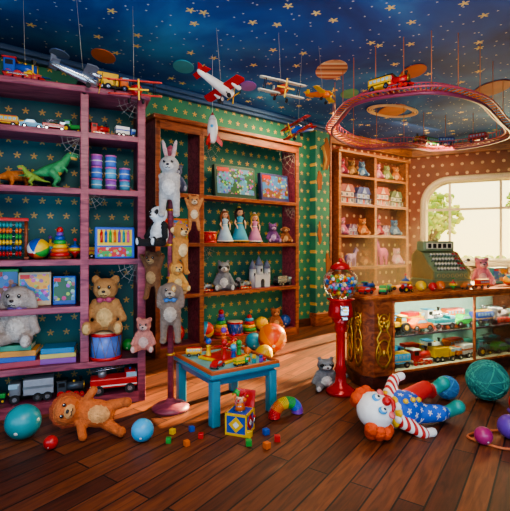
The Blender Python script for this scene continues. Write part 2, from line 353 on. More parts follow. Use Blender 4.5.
def plush(name,loc,rz,h,c1,c2,kind='bear',pose='sit',rx=0,ry=0,c3=None,bow=None,vox=.028):
    m1,m2=fur(c1),fur(c2); m3=fur(c3 or c2); P=[]
    P.append(((0,0,.30),(.22,.19,.29),None,m1)); P.append(((0,-.06,.28),(.165,.155,.21),None,m2))
    P.append(((0,-.03,.74),(.215,.19,.19),None,m1)); P.append(((0,-.19,.69),(.10,.09,.075),None,m2))
    P+=limb((0,0,.5),(0,0,.62),.13,.12,m1,2)
    if kind=='bear' or kind=='panda':
        for s in (-1,1): P.append(((s*.165,0,.90),(.08,.045,.08),None,m3 if kind=='panda' else m1))
    if kind=='lion':
        for i in range(12):
            a=i*pi/6; P.append(((.21*math.sin(a),.03,.74+.2*math.cos(a)),(.075,.07,.075),None,m3))
    if kind=='bunny':
        for s in (-1,1): P.append(((s*.10,.01,1.08),(.055,.035,.24),(0,s*.22,0),m1)); P.append(((s*.105,-.015,1.08),(.035,.025,.18),(0,s*.22,0),m3))
    if kind=='lop':
        for s in (-1,1): P.append(((s*.23,-.02,.62),(.065,.05,.26),(0,-s*.15,0),m1))
    if kind=='cat' or kind=='raccoon':
        for s in (-1,1): P.append(((s*.14,0,.92),(.06,.035,.09),(0,s*.3,0),m1))
    if kind=='monkey':
        for s in (-1,1): P.append(((s*.22,0,.76),(.07,.035,.085),None,m2))
    am=m3 if kind=='panda' else m1
    if kind=='raccoon':
        for s in (-1,1): P.append(((s*.09,-.165,.765),(.085,.05,.055),(0,s*.3,0),m3))
    if kind=='panda':
        for s in (-1,1): P.append(((s*.085,-.17,.775),(.06,.045,.07),(0,s*.4,0),m3))
    if pose=='sit':
        for s in (-1,1):
            P+=limb((s*.17,-.02,.50),(s*.30,-.12,.24),.075,.07,am); P+=limb((s*.13,-.06,.11),(s*.24,-.36,.10),.105,.085,am)
            P.append(((s*.245,-.40,.13),(.085,.06,.12),None,am)); P.append(((s*.248,-.435,.13),(.055,.035,.085),None,m2))
    elif pose=='hug':
        for s in (-1,1):
            P+=limb((s*.17,-.02,.50),(s*.16,-.02,.16),.07,.065,am,4); P+=limb((s*.13,0,.14),(s*.15,-.02,-.28),.10,.075,am,6)
            P.append(((s*.155,-.07,-.31),(.08,.12,.06),None,am))
    elif pose=='hang':
        for s in (-1,1):
            P+=limb((s*.17,0,.50),(s*.30,-.06,.82),.07,.06,am); P+=limb((s*.12,0,.14),(s*.17,-.06,-.26),.09,.075,am,6)
            P.append(((s*.175,-.1,-.28),(.075,.1,.06),None,am))
    elif pose=='lie':
        for s in (-1,1):
            P+=limb((s*.17,-.02,.50),(s*.34,-.16,.42),.075,.07,am); P+=limb((s*.13,0,.12),(s*.22,-.14,-.10),.10,.08,am,6)
            P.append(((s*.22,-.2,-.13),(.085,.12,.07),None,am))
    if kind=='raccoon':
        for i in range(7):
            P.append(((.2+.05*i,.08,.08+.012*i*i*.6),(.085,.085,.085),None,m3 if i%2 else m1))
    if kind=='monkey':
        P+=[((.1+.03*i,.2+.02*i,.1+.05*i),(.03,)*3,None,m1) for i in range(9)]
    b=fuse(P,vox)
    ey=mat('#100a08',.1)
    for s in (-1,1): b.ell((s*.082,-.212,.785),(.028,.018,.03),ey,seg=10); b.ell((s*.082+.008,-.229,.795),(.008,.005,.008),WHT,seg=6)
    b.ell((0,-.275,.715),(.034,.022,.024),mat('#2a1410',.3),seg=10)
    b.tube([(-.05,-.262,.655),(-.02,-.278,.645),(0,-.28,.665),(.02,-.278,.645),(.05,-.262,.655)],.006,ey,5)
    if bow:
        bm_=mat(bow,.5); b.ell((0,-.17,.565),(.03,.03,.03),bm_,seg=8)
        for s in (-1,1): b.ell((s*.07,-.16,.565),(.06,.025,.045),bm_,(0,s*.3,0),10)
        b.torus((0,-.01,.57),.14,.02,bm_)
    return b.done(name,loc,rz,h,rx,ry)

# ---------- vehicles
def vehicle(name,loc,rz,L,kind,c,c2=None):
    b=B(); c2=c2 or WHT; W=.42; wr=.11
    gl=mat('#9fc4d4',.1,.1)
    def wheels(xs,r=wr,w=W):
        for x in xs:
            for s in (-1,1):
                b.cyl((x,s*(w/2-.01),r),r,.07,TIRE,(pi/2,0,0),seg=16); b.cyl((x,s*(w/2+.022),r),r*.5,.02,SIL,(pi/2,0,0),seg=10)
    if kind=='car':
        prof=[(-.5,.1),(.5,.1),(.5,.22),(.42,.28),(.22,.3),(.1,.44),(-.2,.44),(-.36,.3),(-.5,.27)]
        b.slab(prof,-W/2+.0,W/2,c,.02,mtx=XZ@Matrix.Identity(4))
        b.slab([(-.3,.3),(.17,.3),(.08,.41),(-.18,.41)],-W/2-.006,W/2+.006,gl,mtx=XZ)
        for s in (-1,1): b.ell((.5,s*.13,.2),.035,YEL,seg=8); b.ell((-.5,s*.13,.2),.03,RED,seg=8)
        b.box((.5,0,.13),(.04,W,.04),SIL); b.box((-.5,0,.13),(.04,W,.04),SIL)
        wheels((-.3,.3))
    if kind=='truck':
        b.box((0,0,.15),(1,.3,.06),BLK); b.box((.36,0,.33),(.26,W-.02,.32),c,bev=.04); b.box((.4,0,.42),(.2,W+.0,.12),gl,bev=.01)
        b.box((-.16,0,.36),(.68,W,.38),c2,bev=.02); b.box((-.16,0,.36),(.69,W+.012,.06),c)
        for s in (-1,1): b.ell((.49,s*.14,.24),.03,YEL,seg=8)
        wheels((-.36,-.14,.36))
    if kind=='fire':
        b.box((0,0,.25),(1,W,.22),c,bev=.03); b.box((.36,0,.38),(.24,W-.02,.2),c,bev=.03); b.box((.38,0,.41),(.22,W+.004,.1),gl)
        for s in (-1,1): b.tube([(-.5,s*.07,.5),(.22,s*.07,.56)],.014,SIL,6)
        for i in range(9): b.tube([(-.46+i*.08,-.07,.503+i*.0067),(-.46+i*.08,.07,.503+i*.0067)],.01,SIL,5)
        b.cyl((-.25,0,.42),.09,.14,GRY); b.box((0,0,.2),(1.005,W+.006,.03),WHT); b.cyl((.36,0,.5),.03,.04,BLU,seg=10)
        wheels((-.32,.34))
    if kind=='loco':
        b.box((0,0,.16),(1,.34,.07),c2); b.cyl((.1,0,.34),.15,.6,c,(0,pi/2,0)); b.cyl((.41,0,.34),.155,.04,GLD,(0,pi/2,0))
        b.box((-.32,0,.38),(.3,.38,.38),c,bev=.02); b.box((-.32,0,.59),(.38,.44,.04),c2,bev=.01); b.box((-.32,0,.45),(.2,.39,.14),BLK)
        b.lathe([(.04,0),(.04,.1),(.07,.16),(.07,.18)],BLK,(.3,0,.47),seg=12); b.ell((.08,0,.5),.06,GLD,seg=10)
        b.slab([(0,-.17),(.14,0),(0,.17)],.06,.15,RED,mtx=Matrix.Translation((.46,0,0)))
        for x,r in ((-.35,.12),(-.1,.12),(.15,.1),(.34,.08)):
            for s in (-1,1): b.cyl((x,s*.19,r),r,.04,RED,(pi/2,0,0),seg=16); b.cyl((x,s*.215,r),r*.3,.02,GLD,(pi/2,0,0),seg=8)
        for s in (-1,1): b.box((-.1,s*.225,.12),(.5,.015,.03),SIL)
    if kind=='bus':
        b.box((0,0,.33),(1,W,.4),c,bev=.07); b.box((0,0,.53),(.9,W-.06,.04),c2,bev=.02)
        for x in (-.34,-.17,0,.17,.34): b.box((x,0,.4),(.12,W+.008,.12),gl,bev=.01)
        b.box((.495,0,.4),(.02,W-.08,.15),gl); b.box((0,0,.24),(1.004,W+.004,.03),c2); wheels((-.3,.3))
    if kind=='tractor':
        b.box((.15,0,.3),(.5,.22,.2),c,bev=.03); b.box((-.22,0,.38),(.28,.3,.3),c,bev=.03); b.box((-.22,0,.6),(.34,.36,.04),c,bev=.01); b.box((-.22,0,.5),(.2,.31,.14),gl)
        b.cyl((.22,.05,.46),.02,.16,BLK,seg=8)
        for s in (-1,1): b.cyl((-.25,s*.2,.19),.19,.1,TIRE,(pi/2,0,0)); b.cyl((-.25,s*.255,.19),.09,.02,YEL,(pi/2,0,0)); b.cyl((.3,s*.15,.1),.1,.07,TIRE,(pi/2,0,0)); b.cyl((.3,s*.19,.1),.05,.02,YEL,(pi/2,0,0))
    return b.done(name,loc,rz,L)
VN={'car':'toy_car','truck':'toy_truck','fire':'toy_fire_engine','loco':'toy_locomotive','bus':'toy_bus','tractor':'toy_tractor'}
def V(loc,rz,L,kind,c,c2=None): return vehicle(VN[kind],loc,rz,L,kind,c,c2)

# ---------- airplanes
def plane(name,loc,rz,span,c,c2,bi=False,rx=0,ry=0,engines=0,zt=H-.004):
    b=B()
    b.lathe([(.02,-.45),(.05,-.4),(.075,-.1),(.1,.2),(.09,.36),(.06,.4)],c,rot=(pi/2,0,0),seg=14)
    for z in ((.0,) if not bi else (-.08,.16)):
        b.slab([(-.5,-.22),(-.46,-.28),(.46,-.28),(.5,-.22),(.46,-.08),(-.46,-.08)],z-.01,z+.012,c2,.005)
        for s in (-1,1): b.cyl((s*.34,-.18,z+.013),.05,.004,c,seg=14)
    if bi:
        for s in (-1,1):
            for y in (-.24,-.12): b.tube([(s*.36,y,-.08),(s*.36,y,.16)],.008,BLK,5)
            b.tube([(s*.08,-.18,.05),(s*.1,-.18,.16)],.008,BLK,5)
    b.slab([(-.2,.3),(.2,.3),(.16,.43),(-.16,.43)],.0,.018,c2,.004)
    b.slab([(.28,0),(.44,0),(.46,.17),(.38,.17)],-.01,.01,c2,mtx=Matrix.Rotation(pi/2,4,'Z')@XZ)
    b.ell((0,-.08,.08),(.045,.09,.05),mat('#223344',.1),seg=10)
    b.ell((0,-.42,0),.035,RED,seg=8); b.box((0,-.44,0),(.03,.012,.36),YEL,bev=.004); b.box((0,-.44,0),(.36,.012,.03),YEL,bev=.004)
    for s in (-1,1):
        if engines:
            b.lathe([(.02,-.1),(.04,0),(.045,.1),(.03,.12)],c,(s*.24,-.26,0),rot=(pi/2,0,0),seg=10); b.box((s*.24,-.385,0),(.02,.01,.2),BLK)
        b.tube([(s*.05,-.2,-.06),(s*.12,-.22,-.18)],.01,BLK,5); b.cyl((s*.13,-.22,-.19),.045,.03,TIRE,(0,pi/2,0),seg=12)
    E=Euler((rx,ry,rz)).to_matrix(); top=E.inverted()@Vector((0,0,(zt-loc[2])/span))
    b.tube([(0,-.1,.1),top*1.0],.004,mat('#b9b29a',.6),4)
    return b.done(name,loc,rz,span,rx,ry)
plane('hanging_toy_airplane',(-1.6,3.8,3.03),2.2,.5,SIL,GRY,False,.25,.15,1)
plane('hanging_toy_biplane',(-1.15,4.0,2.95),.5,.5,RED,mat('#d8382a',.35),True,.25,-.1)
plane('hanging_toy_airplane',(-.40,4.4,3.17),2.4,.56,WHT,RED,False,.3,.2,1)
plane('hanging_toy_biplane',(.25,4.5,3.13),.3,.52,mat('#c04022',.4),mat('#e0d8c0',.4),True,.2,.1)
plane('hanging_toy_biplane',(.55,5.0,2.86),-.9,.46,BLU,RED,True,.2,-.2)
plane('hanging_toy_airplane',(.72,4.8,3.2),.9,.4,ORG,YEL,False,.2,.2)
plane('hanging_toy_airplane',(-2.1,3.85,3.04),.9,.42,YEL,BLU,False,.2,-.1)
b=B(); b.lathe([(.03,-.2),(.06,-.16),(.08,0),(.06,.14),(.0,.26)],WHT,seg=16); b.lathe([(.062,.135),(.03,.2),(.0,.262)],RED,seg=16)
for i in range(3): b.slab([(.06,-.05),(.15,-.2),(.14,-.26),(.05,-.17)],-.008,.008,RED,mtx=Matrix.Rotation(i*2*pi/3,4,'Z')@XZ)
b.ell((0,-.075,.03),.025,CYA,seg=10); b.tube([(0,0,.25),(0,0,1.1)],.003,WHT,4); b.done('hanging_toy_rocket',(-.50,5.0,2.86),0,.8)
def cplanet(x,y,r,m,ring=None,el=1.5):
    b=B(); b.slab([(r*math.cos(2*pi*i/36),r*el*math.sin(2*pi*i/36)) for i in range(36)],-.012,0,m,.003)
    if ring:
        for k,rr_ in enumerate((1.45,1.62,1.8)):
            n=44; b.tube([(r*rr_*1.15*math.cos(2*pi*i/n),r*el*.5*rr_*math.sin(2*pi*i/n)+r*.35*rr_*math.cos(2*pi*i/n),-.014) for i in range(n)],.012 if k!=1 else .02,ring,6,True)
    b.done('ceiling_planet_medallion',(x,y,H-.001))
JUP=stripes('jupiter_bands',['#d89a66','#eed2a8','#b86a44','#e0b484','#985a40'],'Y',3.4,.6)
cplanet(.98,5.45,.2,JUP); cplanet(2.3,7.1,.22,mat('#d88a50',.6,0,0,8,.3),mat('#e8c088',.6)); cplanet(3.4,6.1,.22,mat('#a85a36',.7,0,0,8,.35)); cplanet(2.05,5.5,.15,mat('#c8602e',.6,0,0,8,.3))
cplanet(-1.8,5.05,.13,mat('#c87040',.7,0,0,8,.3)); cplanet(-.9,5.35,.13,mat('#4ab0c8',.5,0,0,8,.3)); cplanet(-2.3,5.0,.1,mat('#6a8fd5',.5,0,0,8,.3)); cplanet(1.4,6.3,.13,mat('#5ab07a',.5,0,0,9,.35)); cplanet(-.1,6.0,.12,mat('#9a5ac0',.5,0,0,9,.35))
# coaster track
ct=[(1.15,6.26),(1.12,5.6),(1.2,5.0),(1.55,4.6),(1.95,4.42),(2.5,4.72),(3.15,5.5),(3.9,6.5),(3.75,7.15),(3.1,7.3),(2.4,6.85),(1.75,6.95)]
def catmull(P,n=8):
    o=[];N=len(P)
    for i in range(N):
        p0,p1,p2,p3=[Vector(P[(i+k)%N]) for k in (-1,0,1,2)]
        for j in range(n):
            t=j/n; o.append(.5*((2*p1)+(p2-p0)*t+(2*p0-5*p1+4*p2-p3)*t*t+(3*p1-p0-3*p2+p3)*t**3))
    return o
cp=catmull(ct); b=B(); TR=mat('#c04a68',.4); zt=3.17; n=len(cp); offs=[]
for i in range(n):
    d=(cp[(i+1)%n]-cp[i-1]).normalized(); offs.append(Vector((-d.y,d.x)))
zz=[zt+.05*math.sin(i/n*4*pi) for i in range(n)]
for s in (-.07,.07): b.tube([(*(cp[i]+offs[i]*s),zz[i]) for i in range(n)],.012,TR,6,True)
b.tube([(*cp[i],zz[i]-.05) for i in range(n)],.02,mat('#8a3a5a',.4),6,True)
for i in range(0,n):
    b.tube([(*(cp[i]+offs[i]*.085),zz[i]),(*(cp[i]-offs[i]*.085),zz[i])],.008,ORG,4)
    b.tube([(*(cp[i]+offs[i]*.085),zz[i]),(*(cp[i]+offs[i]*.085),zz[i]+.09)],.005,TR,4)
b.tube([(*(cp[i]+offs[i]*.085),zz[i]+.09) for i in range(n)],.007,TR,5,True)
for i in range(0,n,5): b.tube([(*cp[i],zz[i]-.05),(*cp[i],H-.016)],.005,mat('#c87a4a',.5),4)
b.done('suspended_train_track')
for k,(i,c) in enumerate(((76,RED),(73,GRN),(70,BLU),(64,RED),(24,RED),(21,YEL))):
    d=cp[i+1]-cp[i-1]; vehicle('toy_train_on_track',(*cp[i],zz[i]+.012),math.atan2(d.y,d.x),.28,'loco' if k in(0,4) else 'bus',c,BLK)

# ---------- left bookcase contents
def Lp(u,z,d=.16): return Lf.p(u,d,z)
for u,k,c,c2 in ((1.02,'bus',YEL,RED),(1.22,'car',CYA,None),(1.4,'fire',RED,None),(1.56,'tractor',GRN,None),(1.8,'loco',RED,BLK),(2.03,'truck',BLU,WHT)):
    V(Lp(u,2.54,.1),LA+R.uniform(-.25,.25),.19,k,c,c2)
V(Lp(1.1,2.54,.3),LA,.22,'truck',RED,YEL); V(Lp(1.45,2.54,.3),LA,.22,'loco',GRN,BLK)
V(Lp(1.15,2.95,.05),LA,.3,'loco',BLU,RED); V(Lp(1.9,2.95,.05),LA+.1,.3,'truck',ORG,YEL)
def dino(name,loc,rz,h,c1,c2,quad=False):
    m1,m2=mat(c1,.5,0,.6,25,.35),mat(c2,.5,0,.3,25,.3); P=[]
    if not quad:
        pts=[(-.75,.28,.03),(-.55,.30,.05),(-.35,.36,.09),(-.12,.44,.15),(.08,.52,.16),(.22,.66,.11),(.3,.8,.09)]
        for (x,z,r),(x2,z2,r2) in zip(pts,pts[1:]): P+=limb((x,0,z),(x2,0,z2),r,r2,m1,4)
        P.append(((.42,0,.87),(.17,.09,.075),(0,.05,0),m1)); P.append(((.42,0,.79),(.13,.07,.035),(0,.25,0),m2)); P.append(((.05,0,.43),(.14,.12,.12),None,m2))
        for s in (-1,1):
            P+=limb((-.05,s*.1,.40),(.08,s*.14,.24),.11,.07,m1); P+=limb((.08,s*.14,.24),(-.02,s*.14,.1),.06,.04,m1); P+=limb((-.02,s*.14,.1),(.02,s*.14,.04),.04,.035,m1); P.append(((.07,s*.14,.03),(.09,.05,.03),None,m1))
            P+=limb((.2,s*.1,.55),(.3,s*.12,.45),.035,.025,m1,4)
    else:
        pts=[(-.8,.22,.03),(-.5,.3,.07),(-.25,.36,.15),(.05,.38,.17),(.28,.4,.12),(.45,.42,.1)]
        for (x,z,r),(x2,z2,r2) in zip(pts,pts[1:]): P+=limb((x,0,z),(x2,0,z2),r,r2,m1,4)
        P.append(((.58,0,.38),(.15,.08,.075),(0,.3,0),m1)); P.append(((.42,0,.5),(.05,.17,.15),(0,-.4,0),m2))
        for x in (-.2,.2):
            for s in (-1,1): P+=limb((x,s*.12,.32),(x+.03,s*.14,.16),.09,.06,m1,4); P+=limb((x+.03,s*.14,.16),(x,s*.14,.04),.055,.05,m1,4)
    b=fuse(P,.022)
    if quad:
        for s in (-1,1): b.lathe([(.03,0),(.0,.18)],WHT,(.55,s*.06,.45),rot=(0,.9,0),seg=8)
        b.lathe([(.025,0),(.0,.09)],WHT,(.68,0,.42),rot=(0,.5,0),seg=8); ez=.42; ex=.6
    else:
        for i in range(8): b.lathe([(.025,0),(0,.06)],m2,(-.5+i*.09,0,.33+i*.04+.02*(i>3)),seg=6)
        for i in range(5): b.lathe([(.008,0),(0,.03)],WHT,(.38+i*.035,-.06,.845),rot=(pi,0,0),seg=5)
        ez=.91; ex=.36
    for s in (-1,1): b.ell((ex,s*.078,ez),.02,YEL,seg=8); b.ell((ex+.008,s*.093,ez),.01,BLK,seg=6)
    return b.done(name,loc,rz,h)
dino('toy_tyrannosaurus',Lp(1.40,2.02,.16),LA+.1,.38,'#3f9a5a','#e0a84a')
dino('toy_triceratops',Lp(1.1,2.02,.22),LA+.2,.3,'#d87a2a','#e8ca4a',True)
dino('toy_tyrannosaurus',Lp(1.22,2.02,.08),LA+3.3,.2,'#8aaa3a','#e8702a')
for u in (1.77,1.9,2.03):
    b=B()
    for i in range(3 if u<2 else 2):
        m=[mat('#4a7ac8',.35),mat('#9a5ab8',.35),mat('#5aaad0',.35)][(i+int(u*10))%3]
        b.cyl((0,0,.055+i*.115),.05,.10,m); b.cyl((0,0,.108+i*.115),.053,.014,mat('#d06aa9',.3)); b.torus((0,0,.055+i*.115),.0508,.004,WHT,seg=20)
    b.done('stacked_toy_canisters',Lp(u,2.02,.14))
V(Lp(2.08,2.02,.3),LA,.15,'car',RED)
b=B()
for s in (-1,1): b.tube([(s*.13,-.0,0),(s*.13,0,.36)],.015,BRN); b.box((s*.13,0,.012),(.04,.14,.024),BRN,bev=.005)
b.box((0,0,.36),(.3,.04,.03),RED,bev=.008)
for i in range(6):
    z=.05+i*.052; b.tube([(-.13,0,z),(.13,0,z)],.004,SIL,5)
    for j in range(7): b.lathe([(.008,-.012),(.023,-.006),(.023,.006),(.008,.012)],COLS[i],(-.1+j*.027+(.02 if j>4 else 0),0,z),rot=(0,pi/2,0),seg=10)
b.done('bead_abacus',Lp(1.04,1.37,.15),LA+.15)
BEACH=stripes('beach_ball_panels',['#c4201c','#e8e4da','#1c4fa8','#eab81e','#2f9a3c','#e06a18'],'A',1)
BEACH2=stripes('striped_ball_paint',['#d8362a','#e8b82a','#2a8fb0'],'A',2)
def ball(loc,r,m,name='toy_ball',rot=(.4,.3,.2)):
    b=B(); b.ell((0,0,0),r,m,seg=28); b.lathe([(r*.12,0),(r*.1,r*.025)],WHT,(0,-r*.998,0),rot=(pi/2,0,0),seg=14)
    o=b.done(name,loc); o.rotation_euler=rot; return o
ball(Lp(1.27,1.37+.095,.14),.095,BEACH,'beach_ball')
def stacker(loc,rz,s=1,cols=None):
    b=B(); z=.02; b.cyl((0,0,.012),.1,.024,BRN)
    for i,c in enumerate(cols or (RED,ORG,YEL,GRN,BLU,PUR)):
        r=.085-.011*i; b.torus((0,0,z+.022),r-.02,.022,c,seg=20); z+=.038
    b.tube([(0,0,0),(0,0,z+.01)],.015,BRN); b.ell((0,0,z+.02),.03,RED,seg=12); b.done('ring_stacker',loc,rz,s)
stacker(Lp(1.45,1.37,.12),0,1.0)
def top(loc,s=1,c=(RED,YEL,BLU),rx=0,ry=0):
    b=B(); b.lathe([(.004,0),(.03,.05),(.07,.09)],c[0],seg=20); b.lathe([(.07,.09),(.085,.11),(.07,.13)],c[1],seg=20); b.lathe([(.07,.13),(.04,.16),(.012,.17),(.01,.22)],c[2],seg=20); b.ell((0,0,.225),.02,c[0],seg=10); b.done('spinning_top',loc,0,s,rx,ry)
top(Lp(1.58,1.37,.16),.8)
top(Lp(1.36,1.37,.3),.9,(PUR,CYA,YEL))
b=B(); b.box((0,0,.15),(.36,.07,.30),mat('#2b58b8',.35),bev=.008); b.box((0,-.037,.2),(.31,.004,.15),mat('#e6c23a',.35),bev=.001); b.box((0,-.037,.065),(.31,.004,.09),art_mat('game_box_art','#c4302c','#3a9a4a',30,3),bev=.001)
for i,c in enumerate((RED,BLU,GRN,ORG,PUR,TEA,PNK)): b.cyl((-.12+i*.04,-.045,.2),.013,.09,c,seg=10); b.lathe([(.013,0),(.003,.03)],c,(-.12+i*.04,-.045,.245),seg=10)
b.done('crayon_game_box',Lp(1.93,1.37,.06),LA-.05)
V(Lp(1.8,1.37,.3),LA,.2,'truck',RED,YEL)
def pbox(name,loc,rz,w,h,d,frame,art,rx=0):
    b=B(); b.box((0,0,h/2),(w,d,h),frame,bev=.008); b.box((0,-d/2-.002,h/2+.01),(w*.9,.004,h*.78),art); b.box((-w*.3,-d/2-.006,h*.86),(w*.28,.004,h*.12),RED); b.done(name,loc,rz,1,rx)
A1=art_mat('puzzle_art_garden','#4f8cb0','#2a5a3a',22,1); A2=art_mat('puzzle_art_village','#3f78b0','#7a4a2a',19,5); A3=art_mat('puzzle_art_candy','#d8a03a','#3a7ab8',24,8)
pbox('puzzle_box',Lp(1.24,.94,.18),LA,.27,.31,.07,mat('#c8b088',.4),A3,-.08)
pbox('puzzle_box',Lp(1.49,.94,.16),LA-.1,.2,.27,.07,BLU,A1,-.08)
pbox('puzzle_box',Lp(1.0,.94,.3),LA,.2,.34,.06,GRN,A2)
def bookpile(name,loc,rz,specs):
    b=B(); z=0
    for w,d,t,c in specs:
        a=R.uniform(-.12,.12); ox=R.uniform(-.02,.02); Mz=Matrix.Rotation(a,3,'Z')
        b.box((ox,0,z+t*.07),(w,d,t*.14),c,(0,0,a)); b.box((ox,0,z+t*.93),(w,d,t*.14),c,(0,0,a))
        b.box(Vector((ox,0,z+t/2))+Mz@Vector((0,.006,0)),(w*.96,d*.96,t*.74),mat('#e2d6b4',.7),(0,0,a))
        b.box(Vector((ox,0,z+t/2))+Mz@Vector((0,-d/2,0)),(w,.014,t),c,(0,0,a),.004); z+=t
    b.done(name,loc,rz); return z
bc=[mat(c,.5) for c in ('#a83a4a','#2a5aaa','#d88a2a','#3a8a6a','#8a4a9a','#c8b05a','#1f7aa8')]
bookpile('book_pile',Lp(1.1,.42,.17),LA,[(.34,.25,.05,bc[0]),(.32,.24,.045,bc[1]),(.33,.24,.05,bc[2]),(.3,.22,.05,bc[3])])
bookpile('book_pile',Lp(1.46,.42,.17),LA,[(.3,.24,.05,bc[4]),(.3,.23,.04,bc[5]),(.28,.22,.05,bc[6])])
plush('plush_lop_rabbit',Lp(1.12,.617,.10),LA*.3,.56,'#b0a094','#cbbcae','lop',bow='#7a5a9a')
def drum(loc,r,h,c,rz=0,name='toy_drum'):
    b=B(); b.cyl((0,0,h/2),r,h,c,seg=28); b.cyl((0,0,h-.012),r*1.04,.028,RED,seg=28); b.cyl((0,0,.014),r*1.04,.028,RED,seg=28); b.cyl((0,0,h+.003),r*.95,.006,CREAM,seg=28)
    n=10; pts=[]
    for i in range(2*n): a=pi*i/n; pts.append((r*1.03*math.cos(a),r*1.03*math.sin(a),h-.03 if i%2 else .03))
    b.tube(pts,.004,GLD,5,True); b.done(name,loc,rz)
drum(Lp(1.85,.42,.10),.145,.25,mat('#5a7ac8',.35))
plush('plush_teddy_bear',Lp(1.85,.676,.08),LA*.5,.55,'#b8824a','#dcb070','bear',bow='#a83a5a',vox=.022)
V(Lp(1.22,.1,.12),LA+pi,.36,'truck',GRY,mat('#9a9fa8',.4)); V(Lp(.93,.1,.14),LA,.2,'tractor',GRN)
V(Lp(1.55,.1,.1),LA,.26,'loco',mat('#4a545c',.3,.4),BLK); V(Lp(1.92,.1,.06),LA-.05,.42,'fire',RED)
ball(Lp(2.08,.42+.06,.3),.06,GRN)
# floor toys left
o=plush('plush_lion_lying',(-1.28,3.42,.13),0,.5,'#d0682a','#e8a060','lion','lie',c3='#a8441a')
o.rotation_euler=axes((-.90,-.25,.20),(-.10,-.93,.35)); o.location=(-1.12,3.42,.13)
ball((-1.80,3.3,.13),.13,TEA); ball((-.86,3.25,.085),.085,CYA); ball((-1.5,3.12,.05),.05,RED)
# ---------- plush pole
PX,PY=-.774,3.9
b=B(); b.lathe([(.17,0),(.17,.02),(.13,.045),(.06,.06),(.03,.1)],MAG2); b.lathe([(.028,.05),(.028,2.3),(.05,2.33),(.045,2.38),(0,2.42)],MAG2,seg=16)
for z in (1.82,1.5,1.2,.8,.5): b.torus((0,0,z),.03,.012,GLD,seg=14)
b.done('plush_display_pole',(PX,PY,0))
def onpole(name,ang,z,h,*a,**k):
    r=.028+.19*h*1.0
    return plush(name,(PX+r*math.sin(ang),PY-r*math.cos(ang),z),ang*.6,h,*a,**k)
onpole('plush_rabbit',.1,1.90,.42,'#b8b2ac','#d8d2ca','bunny','hug',c3='#c8a0a0')
onpole('plush_panda',-1.0,1.48,.40,'#f0ece4','#f0ece4','panda','sit',c3='#141416')
onpole('plush_monkey',1.25,1.36,.36,'#c0803a','#e8c088','monkey','hug')
onpole('plush_lion',.9,1.08,.28,'#d89a4a','#e8c080','lion','sit',c3='#a8602a')
onpole('plush_rabbit',.2,.78,.42,'#8a7464','#c0ac98','lop','hug',bow='#3a6aa0')
plush('plush_pig',(-1.03,3.95,.52),.1,.32,'#d88a7a','#f0c0b0','bear','sit')
plush('plush_bear',(-.97,4.05,1.10),-.2,.36,'#8a5a36','#b89060','bear','hang')
plush('plush_cat',(-.58,4.02,1.72),.3,.26,'#c8854a','#e8c8a0','cat','hang')

# ---------- display bookcase contents
def Kp(u,z,d=.15): return Kf.p(u,d,z)
pbox('puzzle_box',Kp(1.38,2.21,.12),KA-.05,.74,.5,.08,mat('#2a4a3a',.4),A1,-.1)
pbox('puzzle_box',Kp(2.18,2.21,.12),KA,.6,.46,.08,mat('#3a3a6a',.4),A2,-.1)
def doll(name,loc,rz,h,dress,hair,dress2=None):
    b=B(); dm=mat(dress,.6,0,.2,20); hm=mat(hair,.7,0,.6,40); d2=mat(dress2 or '#e8e0d0',.6)
    b.lathe([(.24,.04),(.26,.06),(.2,.22),(.13,.42),(.075,.55),(.09,.66),(.08,.72),(.035,.75)],dm,seg=24); b.torus((0,0,.06),.25,.02,d2); b.torus((0,0,.55),.078,.014,d2,seg=18)
    for s in (-1,1):
        b.ell((s*.1,0,.68),(.05,.05,.05),dm); b.tube([(s*.1,0,.68),(s*.16,-.03,.56),(s*.13,-.1,.46)],[.03,.026,.018],SKIN); b.ell((s*.125,-.115,.44),(.022,.016,.032),SKIN,seg=8)
        for k in (-1,0,1): b.tube([(s*.125+k*.01,-.118,.42),(s*.12+k*.012,-.125,.395)],.006,SKIN,5)
        b.tube([(s*.06,-.02,.1),(s*.06,-.02,.0)],.025,SKIN); b.ell((s*.06,-.05,.022),(.03,.06,.022),mat('#5a2030',.4),seg=8)
        b.ell((s*.033,-.088,.855),(.013,.008,.016),BLK,seg=8); b.ell((s*.055,-.085,.825),(.016,.008,.012),mat('#e08a80',.5),seg=8)
        b.tube([(s*.08,.02,.93),(s*.12,.02,.82),(s*.12,-.02,.68),(s*.1,-.04,.6)],[.03,.04,.035,.012],hm)
    b.cyl((0,0,.755),.03,.08,SKIN,seg=10); b.ell((0,-.005,.85),(.088,.09,.1),SKIN); b.ell((0,-.096,.838),(.01,.012,.012),SKIN,seg=8); b.ell((0,-.09,.80),(.02,.008,.008),mat('#c03a40',.4),seg=8)
    b.ell((0,.025,.885),(.105,.095,.1),hm); b.ell((0,-.06,.935),(.07,.04,.03),hm); b.ell((0,.04,.985),(.05,.05,.05),d2,seg=10)
    b.done(name,loc,rz,h)
doll('princess_doll',Kp(1.2,1.53,.14),KA-.2,.5,'#a8c8d8','#8a4a22'); doll('princess_doll',Kp(1.48,1.53,.14),KA-.2,.56,'#3a9ab8','#2a1a18','#d8b04a'); doll('princess_doll',Kp(1.78,1.53,.14),KA-.3,.48,'#c87aa0','#c8963a')
